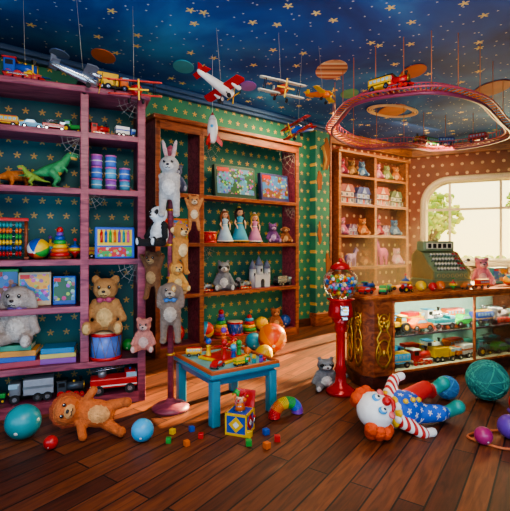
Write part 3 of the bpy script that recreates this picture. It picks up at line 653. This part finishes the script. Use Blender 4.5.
def tower_house(name,loc,rz,s,wallc,roofc):
    b=B(); w=mat(wallc,.5); r=mat(roofc,.45); dk=mat('#2a2a3a',.3)
    b.box((0,0,.2),(.6,.3,.4),w,bev=.01)
    for sx in (-1,1):
        b.cyl((sx*.3,0,.3),.11,.6,w,seg=16); b.lathe([(.14,.6),(.0,.9)],r,(sx*.3,0,0),seg=16); b.box((sx*.3,-.105,.42),(.05,.02,.1),dk)
    b.cyl((0,.05,.45),.13,.5,w,seg=16); b.lathe([(.16,.7),(.0,1.02)],r,(0,.05,0),seg=16); b.box((0,-.08,.55),(.06,.02,.1),dk)
    b.box((0,-.15,.1),(.14,.02,.2),dk,bev=.004); b.cyl((0,-.15,.2),.07,.02,dk,(pi/2,0,0))
    for i in range(8): b.box((-.26+i*.074,-.14,.42),(.04,.03,.05),w)
    b.tube([(0,.05,1.0),(0,.05,1.14)],.006,GLD,4); b.slab([(0,1.08),(.1,1.11),(0,1.14)],-.054,-.05,RED,mtx=XZ)
    b.done(name,loc,rz,s)
tower_house('toy_tower_playset',Kp(1.9,.82,.16),KA,.5,'#b8bec6','#6a7a9a')
plush('plush_raccoon',Kp(1.15,.82,.10),KA-.5,.46,'#8a8d92','#e4e2dc','raccoon',c3='#1a1a1c')
V(Kp(.86,.82,.12),KA,.22,'loco',mat('#9aa0a8',.3,.5),BLK); V(Kp(1.52,.82,.07),KA,.24,'loco',mat('#808890',.3,.5),BLK); V(Kp(2.36,.82,.12),KA,.3,'truck',GRY,SIL)
plush('plush_cat',Kp(2.12,1.53,.10),KA-.4,.34,'#7a4a8a','#c8a8d0','cat'); plush('plush_monkey',Kp(2.4,1.53,.10),KA-.4,.3,'#9a5a34','#d8a878','monkey'); drum(Kp(.93,1.53,.14),.1,.16,RED)
ball(Kp(.86,.12+.13,.15),.13,BEACH2,'striped_ball'); stacker(Kp(1.12,.12,.12),0,1.4); drum(Kp(1.4,.12,.15),.12,.2,BLU); stacker(Kp(1.66,.12,.13),0,1.3,(GRN,YEL,RED,CYA)); ball(Kp(1.92,.12+.11,.14),.11,YEL); plush('plush_bear',Kp(2.18,.12,.10),KA-.4,.36,'#a8643a','#d8a470','bear'); ball(Kp(2.43,.12+.1,.14),.1,BLU)
plush('plush_bear',Kp(.36,2.21,.11),KA-.4,.42,'#6a6f8a','#a8acc0','bear'); pbox('puzzle_box',Kp(.36,1.53,.15),KA,.4,.34,.08,ORG,A3); plush('plush_cat',Kp(.36,.82,.11),KA-.4,.42,'#c87a3a','#e8c898','cat'); ball(Kp(.36,.12+.15,.17),.15,RED)
ball((.24,5.95,.2),.2,stripes('orange_ball_paint',['#e06a1c','#d84a1a','#e88a2a'],'A',3)); ball((-.02,6.1,.12),.12,mat('#2a9ab8',.3)); ball((.12,5.45,.11),.11,YEL)
V((-.3,5.7,0),.6,.3,'truck',GRN,YEL)

# ---------- alcove contents
def Sp(u,z,d=.12): return Sf.p(u,d,z)
pc=[('#b83a5a','#e0a0b0'),('#9a6a3a','#d8a870'),('#4a7aaa','#a0c0d8'),('#d87a9a','#f0b8c8'),('#8a9a5a','#c8c8a0'),('#c8703a','#e0b080')]
for i,u in enumerate((.2,.48,.78,1.25,1.55,1.85)): plush('plush_bear',Sp(u,2.88),SA-.4,.34,*pc[i],'bear' if i%2 else 'cat',vox=.04)
def dollhouse(loc,rz,s,wc,rc):
    b=B(); w=mat(wc,.5); r=mat(rc,.5); dk=mat('#2b3a5a',.2)
    b.box((0,0,.22),(.7,.28,.44),w,bev=.005); b.slab([(-.4,.42),(.4,.42),(.26,.68),(-.26,.68)],-.17,.17,r,mtx=XZ)
    b.slab([(-.12,.44),(.12,.44),(0,.66)],.1,.2,w,mtx=XZ); b.box((.25,.05,.66),(.07,.07,.16),mat('#8a4030',.6))
    for x in (-.25,0,.25):
        for z in (.12,.33):
            if x==0 and z<.2: b.box((0,-.145,.1),(.1,.015,.2),RED); continue
            b.box((x,-.142,z),(.12,.01,.13),WHT); b.box((x,-.148,z),(.09,.01,.1),dk); b.box((x,-.153,z),(.01,.006,.1),WHT)
    b.box((0,-.2,.01),(.76,.14,.02),w)
    for x in (-.34,-.12,.12,.34): b.tube([(x,-.2,.0),(x,-.2,.22)],.012,WHT,6)
    b.box((0,-.19,.225),(.76,.12,.02),r); b.done('dollhouse',loc,rz,s)
dollhouse(Sp(.3,2.32,.14),SA,.56,'#d0b0a0','#9a4a4a'); dollhouse(Sp(.78,2.32,.14),SA,.52,'#90a0c8','#3a4a8a'); dollhouse(Sp(1.34,2.32,.14),SA,.58,'#d8a898','#b04a3a'); dollhouse(Sp(1.82,2.32,.14),SA,.5,'#b8b898','#5a6a4a')
for i,u in enumerate((.2,.5,.8,1.25,1.5,1.8)):
    if i in (1,4): dollhouse(Sp(u,1.7,.14),SA,.32,'#a890b8','#6a3a6a')
    else: plush('plush_bear',Sp(u,1.7),SA-.4,.36,*pc[(i+3)%6],'bunny' if i==3 else 'bear',vox=.04)
def horse(name,loc,rz,h,c,mane):
    m=fur(c); mm=mat(mane,.7,0,.5,30); P=[((0,0,.52),(.28,.14,.16),None,m),((-.2,0,.54),(.14,.14,.15),None,m),((.18,0,.53),(.13,.13,.16),None,m)]
    P+=limb((.24,0,.6),(.4,0,.88),.11,.075,m); P.append(((.48,0,.87),(.14,.07,.075),(0,.5,0),m))
    for s in (-1,1):
        P.append(((.38,s*.045,.99),(.025,.02,.05),None,m))
        P+=limb((.2,s*.08,.42),(.21,s*.08,.24),.07,.045,m,5)+limb((.21,s*.08,.24),(.2,s*.08,.04),.042,.045,m,5)
        P+=limb((-.2,s*.08,.44),(-.16,s*.08,.3),.09,.06,m,4)+limb((-.16,s*.08,.3),(-.26,s*.08,.18),.055,.04,m,4)+limb((-.26,s*.08,.18),(-.24,s*.08,.04),.04,.045,m,4)
    b=fuse(P,.022)
    b.tube([(.42,0,1.0),(.33,0,.94),(.24,0,.82),(.16,0,.7)],[.03,.05,.05,.02],mm); b.tube([(-.32,0,.6),(-.44,0,.56),(-.5,0,.4),(-.48,0,.22)],[.03,.05,.05,.015],mm)
    for s in (-1,1): b.ell((.47,s*.065,.91),.016,BLK,seg=8)
    b.done(name,loc,rz,h)
horse('toy_pink_horse',Sp(1.4,1.07,.13),SA+pi+.2,.54,'#e06aa9','#8a3a8a'); horse('toy_pink_horse',Sp(.5,1.07,.13),SA+.1,.38,'#c8a0d0','#5a3a8a')
plush('plush_bear',Sp(.88,1.07),SA-.4,.34,'#9a5a36','#d8a878','bear',vox=.04); plush('plush_bear',Sp(.17,1.07),SA-.4,.3,'#c87a50','#e8b890','bear',vox=.04); plush('plush_bear',Sp(1.88,1.07),SA-.4,.38,'#e0a8b8','#f0d0d8','bear',vox=.04)

# ---------- counter
CA=math.atan2(.401,.916); Cf=Fr((1.24,4.42),CA)
CF=[(1.24,4.42),(3.75,5.52),(3.42,6.28),(1.5,5.44),(1.28,5.36),(1.12,5.2),(1.07,4.9),(1.09,4.64),(1.14,4.5)]
b=B(); CW=wood('#8a3a1c','#d87c40','counter_top_wood',.3); CB=wood('#642c18','#a85c32','counter_body_wood',.4); CBK=mat('#8fb8a8',.5,var=.15)
cen=Vector((2.2,5.25))
def outset(P,k): 
    return [tuple(Vector(p)+(Vector(p)-cen).normalized()*k) for p in P]
b.slab(outset(CF,.03),0,.12,DRK,.01)
b.slab(outset(CF,.05),.925,.97,CW,.018); b.slab(outset(CF,.02),.905,.925,CB,.006)
b.slab([(1.07,4.9),(1.09,4.64),(1.14,4.5),(1.24,4.42),(1.46,4.517),(1.18,5.15),(1.1,5.1)],.12,.905,CB)
def seg(u0,u1,d0,d1,z0,z1,m,bev=0):
    c=Cf.p((u0+u1)/2,(d0+d1)/2,(z0+z1)/2); b.box(c,(u1-u0,d1-d0,z1-z0),m,(0,0,CA),bev)
seg(.3,2.72,.68,.72,.12,.905,CBK); seg(2.68,2.73,.02,.72,.12,.905,CB); seg(.24,2.7,.03,.68,.119,.124,mat('#b8b090',.5))
seg(.24,2.7,.05,.68,.505,.515,glass_mat('shelf_glass',(.85,.95,.9),.3)); seg(.24,2.7,.03,.045,.50,.52,SIL)
seg(.24,2.7,.0,.02,.12,.145,CW,.005); seg(.24,2.7,.0,.02,.885,.905,CW,.005)
for u in (.26,1.48,2.71): seg(u-.012,u+.012,-.005,.022,.12,.905,CW,.005)
seg(.26,2.7,.008,.014,.145,.885,GLASS)
def orn(cx,cy,nx,ny,s):
    n=Vector((nx,ny)).normalized(); tx=Vector((-n.y,n.x)); o=Vector((cx,cy))+n*.008
    def q(x,z): p=o+tx*x*s; return (p.x,p.y,z)
    b.tube([q(.11*math.cos(a),.36+.14*math.sin(a)*1) for a in [i*2*pi/20 for i in range(20)]],.009,GLD,6,True)
    b.tube([q(.08*math.cos(a),.68+.09*math.sin(a)) for a in [i*2*pi/16 for i in range(16)]],.009,GLD,6,True)
    for sg in (-1,1):
        b.tube([q(sg*.02,.2),q(sg*.09,.28),q(sg*.05,.4),q(sg*.1,.52),q(sg*.04,.6),q(sg*.09,.78)],[.012,.01,.012,.01,.012,.006],GLD,6)
        b.tube([q(sg*(.06+.03*math.cos(t)*(1-t/9)),.36+.03*math.sin(t)*(1-t/9)) for t in [i*.6 for i in range(12)]],.006,GLD,5)
    p=q(0,.36); b.ell(p,(.025,.025,.04),GLD,seg=10); p=q(0,.68); b.ell(p,.028,GLD,seg=10)
    for i in range(5): a=i*2*pi/5; p=q(.045*math.sin(a),.68+.045*math.cos(a)); b.ell(p,.018,GLD,seg=8)
orn(1.35,4.468,.401,-.916,.9); orn(1.115,4.57,-.93,-.36,.6); orn(1.078,4.78,-1,-.07,.9)
b.done('display_counter')
kinds=['car','bus','truck','fire','loco','tractor','car','truck']
cs=[TEA,CYA,GRN,RED,BLU,YEL,WHT,ORG,mat('#4ab0a0',.3)]
for z in (.125,.516):
    for i in range(7): V(Cf.p(.48+i*.34,.2,z),CA+(pi if i%3==0 else 0)+R.uniform(-.12,.12),.30,kinds[(i*3+int(z*10))%8],cs[(i*2+int(z*10))%9],WHT if i%2 else YEL)
    for i in range(6): V(Cf.p(.64+i*.34,.48,z),CA+R.uniform(-.15,.15),.3,kinds[(i*5+2)%8],cs[(i+4)%9],RED if i%2 else CYA)
zc=.97
def Cp(u,d,z=0): return Cf.p(u,d,zc+z)
tt=[(.05,.2,'car',RED),(.22,.12,'truck',YEL),(.40,.26,'car',GRN),(.1,.42,'bus',ORG),(.32,.49,'loco',BLU),(.57,.14,'tractor',RED),(.56,.42,'car',YEL)]
for u,d,k,c in tt: V(Cp(u,d),CA+R.uniform(-.5,.8),.17,k,c,GRN)
ball(Cp(.80,.16,.06),.06,YEL); ball(Cp(.94,.12,.05),.05,RED); ball(Cp(1.08,.14,.055),.055,ORG); top(Cp(.74,.34),.8); top(Cp(1.24,.10),.6,(GRN,YEL,RED)); ball(Cp(2.38,.22,.07),.07,BEACH2)
V(Cp(1.48,.10),CA,.17,'car',mat('#c86a2a',.3)); V(Cp(1.75,.12),CA+.1,.2,'bus',RED,YEL)
stacker(Cp(.05,.62),0,.6)
plush('plush_bear',Cp(2.12,.42),CA-.6,.38,'#d87a8a','#f0b8b8','bear')
pbox('game_box',Cp(2.52,.5),CA,.3,.22,.12,TEA,A3)
b=B(); GM=mat('#8f9f72',.35,.3,.15,20,.2); G2=mat('#c0b070',.3,.6)
b.box((0,0,.06),(.62,.46,.12),GM,bev=.015); b.box((0,-.235,.06),(.5,.02,.07),G2,bev=.005); b.ell((0,-.25,.06),.015,GLD,seg=8)
side=[(-.22,.12),(.22,.12),(.22,.42),(.12,.5),(.0,.46),(-.12,.30),(-.22,.22)]
MY=Matrix.Rotation(pi/2,4,'Z')@XZ
b.slab(side,-.27,.27,GM,.01,mtx=MY)
for sx in (-.28,.28): b.slab([(x*1.04,z+(.012 if z>.2 else 0)) for x,z in side],sx-.015,sx+.015,G2,.004,mtx=MY)
for r_ in range(4):
    for c_ in range(9):
        y=-.205+r_*.052; z=.245+r_*.062; x=-.2+c_*.05
        b.cyl((x,y,z),.009,.05,SIL,(.8,0,0),seg=8); b.cyl((x,y-.022,z+.022),.017,.01,CREAM if c_<7 else RED,(.8,0,0),seg=12)
b.box((0,.1,.56),(.5,.16,.14),GM,bev=.02); b.box((0,.015,.565),(.42,.01,.08),CREAM)
for i in range(5): b.box((-.16+i*.08,.008,.565),(.05,.006,.06),BLK)
b.lathe([(.02,0),(.05,.02),(.02,.05),(0,.06)],G2,(0,.1,.63),seg=12)
for i in range(7): b.torus((-.21+i*.07,-.245,.17),.022,.005,G2,(pi/2,0,0),14)
b.tube([(.295,0,.3),(.35,-.02,.32),(.36,-.1,.36)],.012,SIL); b.ell((.36,-.12,.37),.025,BLK,seg=10)
b.done('cash_register',Cp(1.42,.46),CA-.15,.92)
# ---------- gumball machine
b=B(); RM=mat('#b81c18',.25,.2)
b.lathe([(.15,0),(.15,.03),(.11,.06),(.06,.1),(.05,.2),(.065,.24),(.045,.3),(.045,.6),(.065,.66),(.055,.7),(.1,.76)],RM,seg=24)
b.lathe([(.1,.76),(.13,.78),(.12,.86),(.11,.93),(.14,.95),(.14,.96)],RM,seg=24)
b.box((0,-.125,.85),(.09,.03,.1),SIL,bev=.01); b.cyl((0,-.15,.86),.025,.03,GLD,(pi/2,0,0)); b.box((0,-.165,.86),(.06,.01,.014),SIL); b.box((0,-.13,.775),(.06,.05,.035),SIL,bev=.008)
zc2=1.11
b.lathe([(.1,-.15),(.15,-.09),(.18,0),(.165,.08),(.12,.13),(.085,.15)],GLASS,(0,0,zc2),seg=28)
pts=[]
for _ in range(2500):
    x,y,z=R.uniform(-1,1),R.uniform(-1,1),R.uniform(-.85,.45)
    if x*x+y*y+z*z<.78 and all((x-a)**2+(y-c)**2+(z-d)**2>.045 for a,c,d in pts): pts.append((x,y,z))
for p in pts: b.ell((p[0]*.17,p[1]*.17,zc2+p[2]*.16),.019,R.choice([RED,YEL,GRN,BLU,WHT,ORG,PNK,CYA]),seg=8)
b.lathe([(.085,.14),(.105,.15),(.095,.18),(.05,.21),(.02,.22)],RM,(0,0,zc2),seg=24); b.ell((0,0,zc2+.235),.025,RM,seg=10)
b.done('gumball_machine',(.87,4.32,0),.1)

# ---------- play table
TA=math.radians(34); tcx,tcy=-.28,3.95
b=B(); TB=mat('#2f879e',.4); TB2=mat('#1f6a88',.4)
tw,td,tz=.66,.74,.44
b.box((0,0,tz-.02),(tw+.04,td+.04,.04),TB,bev=.012); b.box((0,0,tz+.002),(tw-.05,td-.05,.008),mat('#6aaab0',.35)); b.box((0,0,tz-.07),(tw-.04,td-.04,.07),TB2,bev=.008)
for sx in (-1,1):
    for sy in (-1,1): b.box((sx*(tw/2-.04),sy*(td/2-.04),(tz-.06)/2),(.08,.08,tz-.06),TB,bev=.012)
    b.box((sx*(tw/2+.0),0,tz+.012),(.03,td+.03,.03),mat('#b8582a',.35),bev=.006); b.box((0,sx*(td/2),tz+.012),(tw,.03,.03),mat('#b8582a',.35),bev=.006)
b.done('play_table',(tcx,tcy,0),TA)
def Tp(x,y,z=0): c,s=math.cos(TA),math.sin(TA); return (tcx+c*x-s*y,tcy+s*x+c*y,tz+.006+z)
b=B(); b.box((0,0,.012),(.34,.34,.024),YEL,bev=.006); b.box((0,0,.026),(.28,.28,.006),RED)
for i,(x,y,h,c) in enumerate(((-.1,-.1,.18,RED),(.1,-.1,.14,GRN),(0,0,.26,ORG),(-.1,.1,.16,YEL),(.1,.1,.2,RED),(0,-.12,.12,BLU),(.13,0,.1,PNK))):
    b.lathe([(.034,.02),(.022,.04),(.016,h*.7),(.026,h*.72),(.016,h*.78)],c,(x,y,0),seg=14); b.ell((x,y,h),.028,COLS[(i*3)%8],seg=12)
b.tube([(.0+.09*math.cos(t),.09*math.sin(t),.06+.02*t) for t in [i*.35 for i in range(20)]],.009,RED,6)
b.done('peg_game',Tp(.0,.02),TA+.3)
def blocks(loc,rad=.075,sz=.034,n=7):
    b=B()
    for i in range(n):
        a=i*2*pi/n; b.box((rad*math.cos(a),rad*math.sin(a),sz/2),(sz,sz,sz),COLS[i%10],(0,0,a*1.7),.004)
    b.done('toy_blocks',loc)
blocks(Tp(.2,-.22)); blocks((.05,3.25,0),.12,.045,5); blocks((-.55,3.3,0),.13,.04,5)
V(Tp(-.2,-.22),TA+.5,.15,'car',RED); V(Tp(-.2,.24),TA-.5,.15,'bus',YEL,RED); top(Tp(.24,.24),.7,(PUR,YEL,RED)); V(Tp(.0,-.28),TA+.1,.13,'truck',GRN,YEL); ball(Tp(.25,.0,.035),.035,ORG)
b=B(); s=.19
b.box((0,0,s/2),(s,s,s),BLU,bev=.006)
for k in range(4):
    Mt=Matrix.Rotation(k*pi/2,4,'Z'); dm=[YEL,RED,GRN,ORG][k]
    b.slab([(0,-.07+s/2),(.07,s/2),(0,.07+s/2),(-.07,s/2)],s/2,s/2+.004,dm,mtx=Mt@XZ); b.slab([(0,-.03+s/2),(.03,s/2),(0,.03+s/2),(-.03,s/2)],s/2+.004,s/2+.007,WHT,mtx=Mt@XZ)
    for z in (.01,s-.01): b.box(Mt@Vector((0,-s/2,z)),(s+.01,.012,.02),YEL,(0,0,k*pi/2))
    b.box(Mt@Vector((s/2,-s/2,s/2)),(.014,.014,s),YEL,(0,0,k*pi/2))
b.box((0,s/2+.03,s+.07),(s,.012,s*.8),RED,(-.3,0,0),.003)
b.tube([(.035*math.cos(t),.035*math.sin(t),s-.04+t*.0035) for t in [i*.5 for i in range(50)]],.005,SIL,5)
b.lathe([(.05,0),(.035,.04),(.02,.07)],ORG,(0,0,s+.01),seg=12); b.ell((0,0,s+.10),.04,SKIN,seg=14); b.ell((0,-.04,s+.098),.012,RED,seg=8)
for sx in (-1,1): b.ell((sx*.015,-.036,s+.11),.006,BLK,seg=6); b.ell((sx*.042,0,s+.10),.02,ORG,seg=8); b.tube([(0,0,s+.13),(sx*.04,0,s+.17),(sx*.07,0,s+.14)],[.03,.02,.006],RED if sx>0 else GRN); b.ell((sx*.07,0,s+.135),.012,GLD,seg=8)
b.tube([(s/2,0,s/2),(s/2+.04,0,s/2),(s/2+.04,0,s/2+.05)],.006,SIL,6); b.ell((s/2+.04,0,s/2+.06),.014,RED,seg=8)
b.done('jack_in_the_box',(-.12,3.42,0),-.35,.9)
b=B(); rc=['#d8262a','#e87a1c','#eac41e','#3aa84a','#2a6ad0','#7a3ab0']; N=34
for i in range(N):
    t=i/(N-1); a=pi*t; cx=-.15*math.cos(a); cz=.13*math.sin(a)
    b.torus((cx,0,.02+cz),.06,.0055,mat(rc[min(5,i*6//N)],.3),(0,a,0),20)
b.done('rainbow_coil_spring',(.27,3.72,.0),.5,.8)
o=plush('plush_raccoon',(.74,4.47,0),.1,.36,'#84888c','#e0ded8','raccoon',c3='#18181a'); o.scale=(.44,.38,.33)
# ---------- clown doll
CW_=mat('#f2ece2',.6); SB=wallpaper('clown_star_cloth','#1f4fae','#2a66c8','#f0e8d8',9,rad=.3); RS=stripes('clown_red_stripes',['#c8281e','#f0e8dc'],'Z',14,.6); RC=mat('#c8281e',.6)
P=[((0,0,.28),(.22,.19,.27),None,SB)]+limb((0,0,.5),(0,0,.6),.12,.1,CW_,2)+[((0,-.02,.82),(.23,.21,.23),None,CW_)]
for s in (-1,1):
    P+=limb((s*.16,0,.46),(s*.36,-.05,.26),.09,.075,RS,6); P+=limb((s*.37,-.06,.22),(s*.38,-.09,.14),.06,.06,CW_,3)
    P+=limb((s*.1,0,.14),(s*.17,-.10,-.16),.13,.11,SB if s<0 else RC,6); P+=limb((s*.17,-.10,-.16),(s*.15,-.02,-.34),.11,.09,SB if s<0 else RC,5); P+=limb((s*.16,-.04,-.38),(s*.17,-.22,-.42),.08,.095,mat('#2a9a8a',.4),4)
b=fuse(P,.022)
HR=mat('#e0501a',.85,0,.9,25)
for s in (-1,1):
    for dz,dx,dy in ((.88,.24,.0),(.78,.26,0),(.97,.19,0),(.7,.22,.03),(.9,.2,.1),(.8,.23,.1)): b.ell((s*dx,.02+dy,dz),(.085,.09,.075),HR,seg=12)
    b.ell((s*.08,-.20,.89),(.05,.025,.065),mat('#3a9ad0',.4),seg=12); b.ell((s*.08,-.217,.885),(.034,.018,.042),WHT,seg=10); b.ell((s*.08,-.232,.88),(.016,.01,.02),BLK,seg=8); b.ell((s*.14,-.185,.77),(.05,.025,.045),mat('#e86a6a',.5),seg=10)
b.ell((0,-.255,.82),.055,RED,seg=14)
b.tube([(-.11,-.195,.74),(-.06,-.215,.70),(0,-.222,.685),(.06,-.215,.70),(.11,-.195,.74)],[.012,.024,.028,.024,.012],RED,8)
for i in range(14): a=2*pi*i/14; b.ell((.17*math.cos(a),.15*math.sin(a),.565),(.06,.06,.03),YEL if i%2 else WHT,seg=8)
for z in (.42,.30,.18): b.ell((0,-.2+.03*abs(z-.3)*5,z),.035,YEL,seg=10)
o=b.done('clown_doll',(1.38,3.58,.15),0,.64)
o.rotation_euler=axes((-.86,-.50,.10),(-.20,-.76,.60))
# right floor toys
def yarn(loc,r,c1,c2):
    b=B(); a1,a2=mat(c1,.8),mat(c2,.8); b.ell((0,0,0),r*.95,a1,seg=24)
    for i in range(40):
        e_=(R.uniform(0,3.14),R.uniform(0,3.14),0); t=R.uniform(-.35,.35); Mx=rotm(e_)
        b.torus(Mx@Vector((0,0,t*r)),math.sqrt(1-t*t)*r*.97,r*.035,a1 if i%3 else a2,e_,26)
    b.done('yarn_ball',loc)
yarn((2.24,4.1,.20),.19,'#2a8078','#4aa890'); yarn((1.86,4.12,.12),.11,'#3a7ab0','#5aa0c8')
ball((1.98,3.3,.09),.09,PUR); ball((2.35,3.75,.1),.1,RED); ball((1.72,3.2,.065),.065,mat('#b02a6a',.3)); top((2.2,3.55,0),1.0,(PNK,PUR,RED))
b=B(); pts=[(1.5+.28*math.cos(t)*(1+.15*math.sin(3*t)),3.0+.16*math.sin(t),.012) for t in [i*.2 for i in range(28)]]
b.tube(pts,.01,mat('#c86a3a',.6),6)
for p in (pts[0],pts[-1]): b.tube([p,(p[0]+.13,p[1]-.05,.02)],.018,RED,8)
b.done('jump_rope',(.45,.25,0))
b=B(); b.lathe([(.03,0),(.03,.02),(.016,.04),(.018,.25),(.035,.5),(.04,.62),(.02,.66)],PUR,seg=16); b.done('toy_bat',(2.35,3.4,.045),0,.9); bpy.data.objects['toy_bat'].rotation_euler=(pi/2-.02,0,-.5)

# ---------- outdoors
b=B(); b.box((10,32,-.45),(90,43,.1),mat('#a0a84a',.9,0,.3,5,.3)); b.done('lawn')
LV=mat('#7a9a34',.8,0,.5,6,.4); LV2=mat('#b4bc50',.8,0,.5,6,.4); TK=mat('#5a4030',.9)
for k,(x,y,hh) in enumerate(((7.4,18,3.6),(11.5,17,4.2),(15.5,19,3.8),(9.6,24,4.8))):
    b=B(); b.tube([(0,0,-.4),(.1,0,hh*.4),(0,.1,hh*.7)],[.2,.14,.06],TK)
    for i in range(6): a=i*1.05; b.tube([(0,0,hh*.45),(math.cos(a)*.9,math.sin(a)*.6,hh*.8)],[.06,.02],TK,5)
    for i in range(170):
        a=R.uniform(0,6.28); q=R.uniform(.3,1.0)
        b.ell((q*1.3*math.cos(a),q*math.sin(a),hh*.75+R.uniform(-1,1)*1.0*math.sqrt(max(0,1.1-q*q))),(R.uniform(.08,.2),R.uniform(.08,.2),R.uniform(.05,.12)),LV if i%2 else LV2,(R.uniform(-1,1),R.uniform(-1,1),a),6)
    b.done('garden_tree',(x,y,0))
b=B()
for i in range(200): b.ell((R.uniform(0,22),R.uniform(-.5,.5),R.uniform(-.1,.7)),(R.uniform(.15,.4),.3,R.uniform(.12,.3)),LV if i%3 else LV2,seg=7)
b.box((11,0,-.1),(22,.5,.7),LV); b.done('garden_hedge',(4,26,0))

# ---------- lights
w=bpy.data.worlds.new('sky'); scn.world=w; w.use_nodes=True; nt=w.node_tree; bg=nt.nodes['Background']
tc=nt.nodes.new('ShaderNodeTexCoord'); sp=nt.nodes.new('ShaderNodeSeparateXYZ'); nt.links.new(tc.outputs['Generated'],sp.inputs[0])
cr=nt.nodes.new('ShaderNodeValToRGB'); e=cr.color_ramp.elements; e[0].position=.0; e[0].color=(1,.78,.30,1); e[1].position=.35; e[1].color=(.9,.88,.6,1)
nt.links.new(sp.outputs[2],cr.inputs[0]); nt.links.new(cr.outputs[0],bg.inputs[0]); bg.inputs[1].default_value=4.0
def sun(d,en,col,ang):
    l=bpy.data.lights.new('sun','SUN'); l.energy=en; l.color=col; l.angle=ang; o=bpy.data.objects.new('sun',l); scn.collection.objects.link(o)
    o.rotation_euler=Vector(d).to_track_quat('-Z','Y').to_euler()
sun((-5.0,-4.7,-2.35),38,(1,.74,.38),.015)
def area(loc,tgt,en,col,sz):
    l=bpy.data.lights.new('area_light','AREA'); l.energy=en; l.color=col; l.size=sz; o=bpy.data.objects.new('area_light',l); scn.collection.objects.link(o)
    o.location=loc; o.rotation_euler=(Vector(tgt)-Vector(loc)).to_track_quat('-Z','Y').to_euler()
area((0,.6,3.4),(-1.2,4.4,1.0),105,(1,.9,.82),1.4)  # unseen front fill, added high near the camera for the left shelves
area((1.0,2.6,3.5),(1.4,4.6,0),45,(1,.82,.6),1.2)
area((.9,6.4,3.55),(.0,6.6,0.8),65,(1,.78,.46),1.0)
area((3.3,7.6,3.4),(2.6,8.9,1.5),75,(1,.70,.38),1.2)
area((5.0,8.6,2.1),(1.8,4.4,.8),95,(1,.74,.36),1.6)  # unseen fill added just inside the window, standing in for bounced sunlight
area((1.5,1.5,.9),(1.8,4.5,3.75),60,(.5,.72,1),2.0)  # unseen cool fill, added low down to brighten the ceiling
area((-1.5,2.0,.9),(-1,5,3.75),45,(.5,.72,1),2.0)  # second added ceiling fill, left side, no fixture
for u in (.65,1.35,2.1):
    area(Cf.p(u,.10,.885),Cf.p(u,.5,.2),16,(1,.9,.7),.12)
# sunlit dusty air between window and counter
m=bpy.data.materials.new('dusty_air'); m.use_nodes=True; nt=m.node_tree; nt.nodes.clear(); o_=nt.nodes.new('ShaderNodeOutputMaterial'); vsn=nt.nodes.new('ShaderNodeVolumeScatter'); vsn.inputs['Density'].default_value=.02; vsn.inputs['Anisotropy'].default_value=.45; vsn.inputs['Color'].default_value=(1,.84,.55,1)
nt.links.new(vsn.outputs[0],o_.inputs['Volume'])
b=B(); b.box((4.15,6.1,1.5),(5.4,3.8,2.98),m); b.done('dusty_air')
try: scn.view_settings.look='AgX - Medium High Contrast'
except Exception: pass

cam=bpy.data.cameras.new('camera'); co=bpy.data.objects.new('camera',cam); scn.collection.objects.link(co)
co.location=(0,0,1.5); co.rotation_euler=(pi/2,0,0); cam.lens=30; cam.sensor_width=36; cam.sensor_fit='HORIZONTAL'; cam.shift_y=-.0206; cam.clip_end=200
scn.camera=co
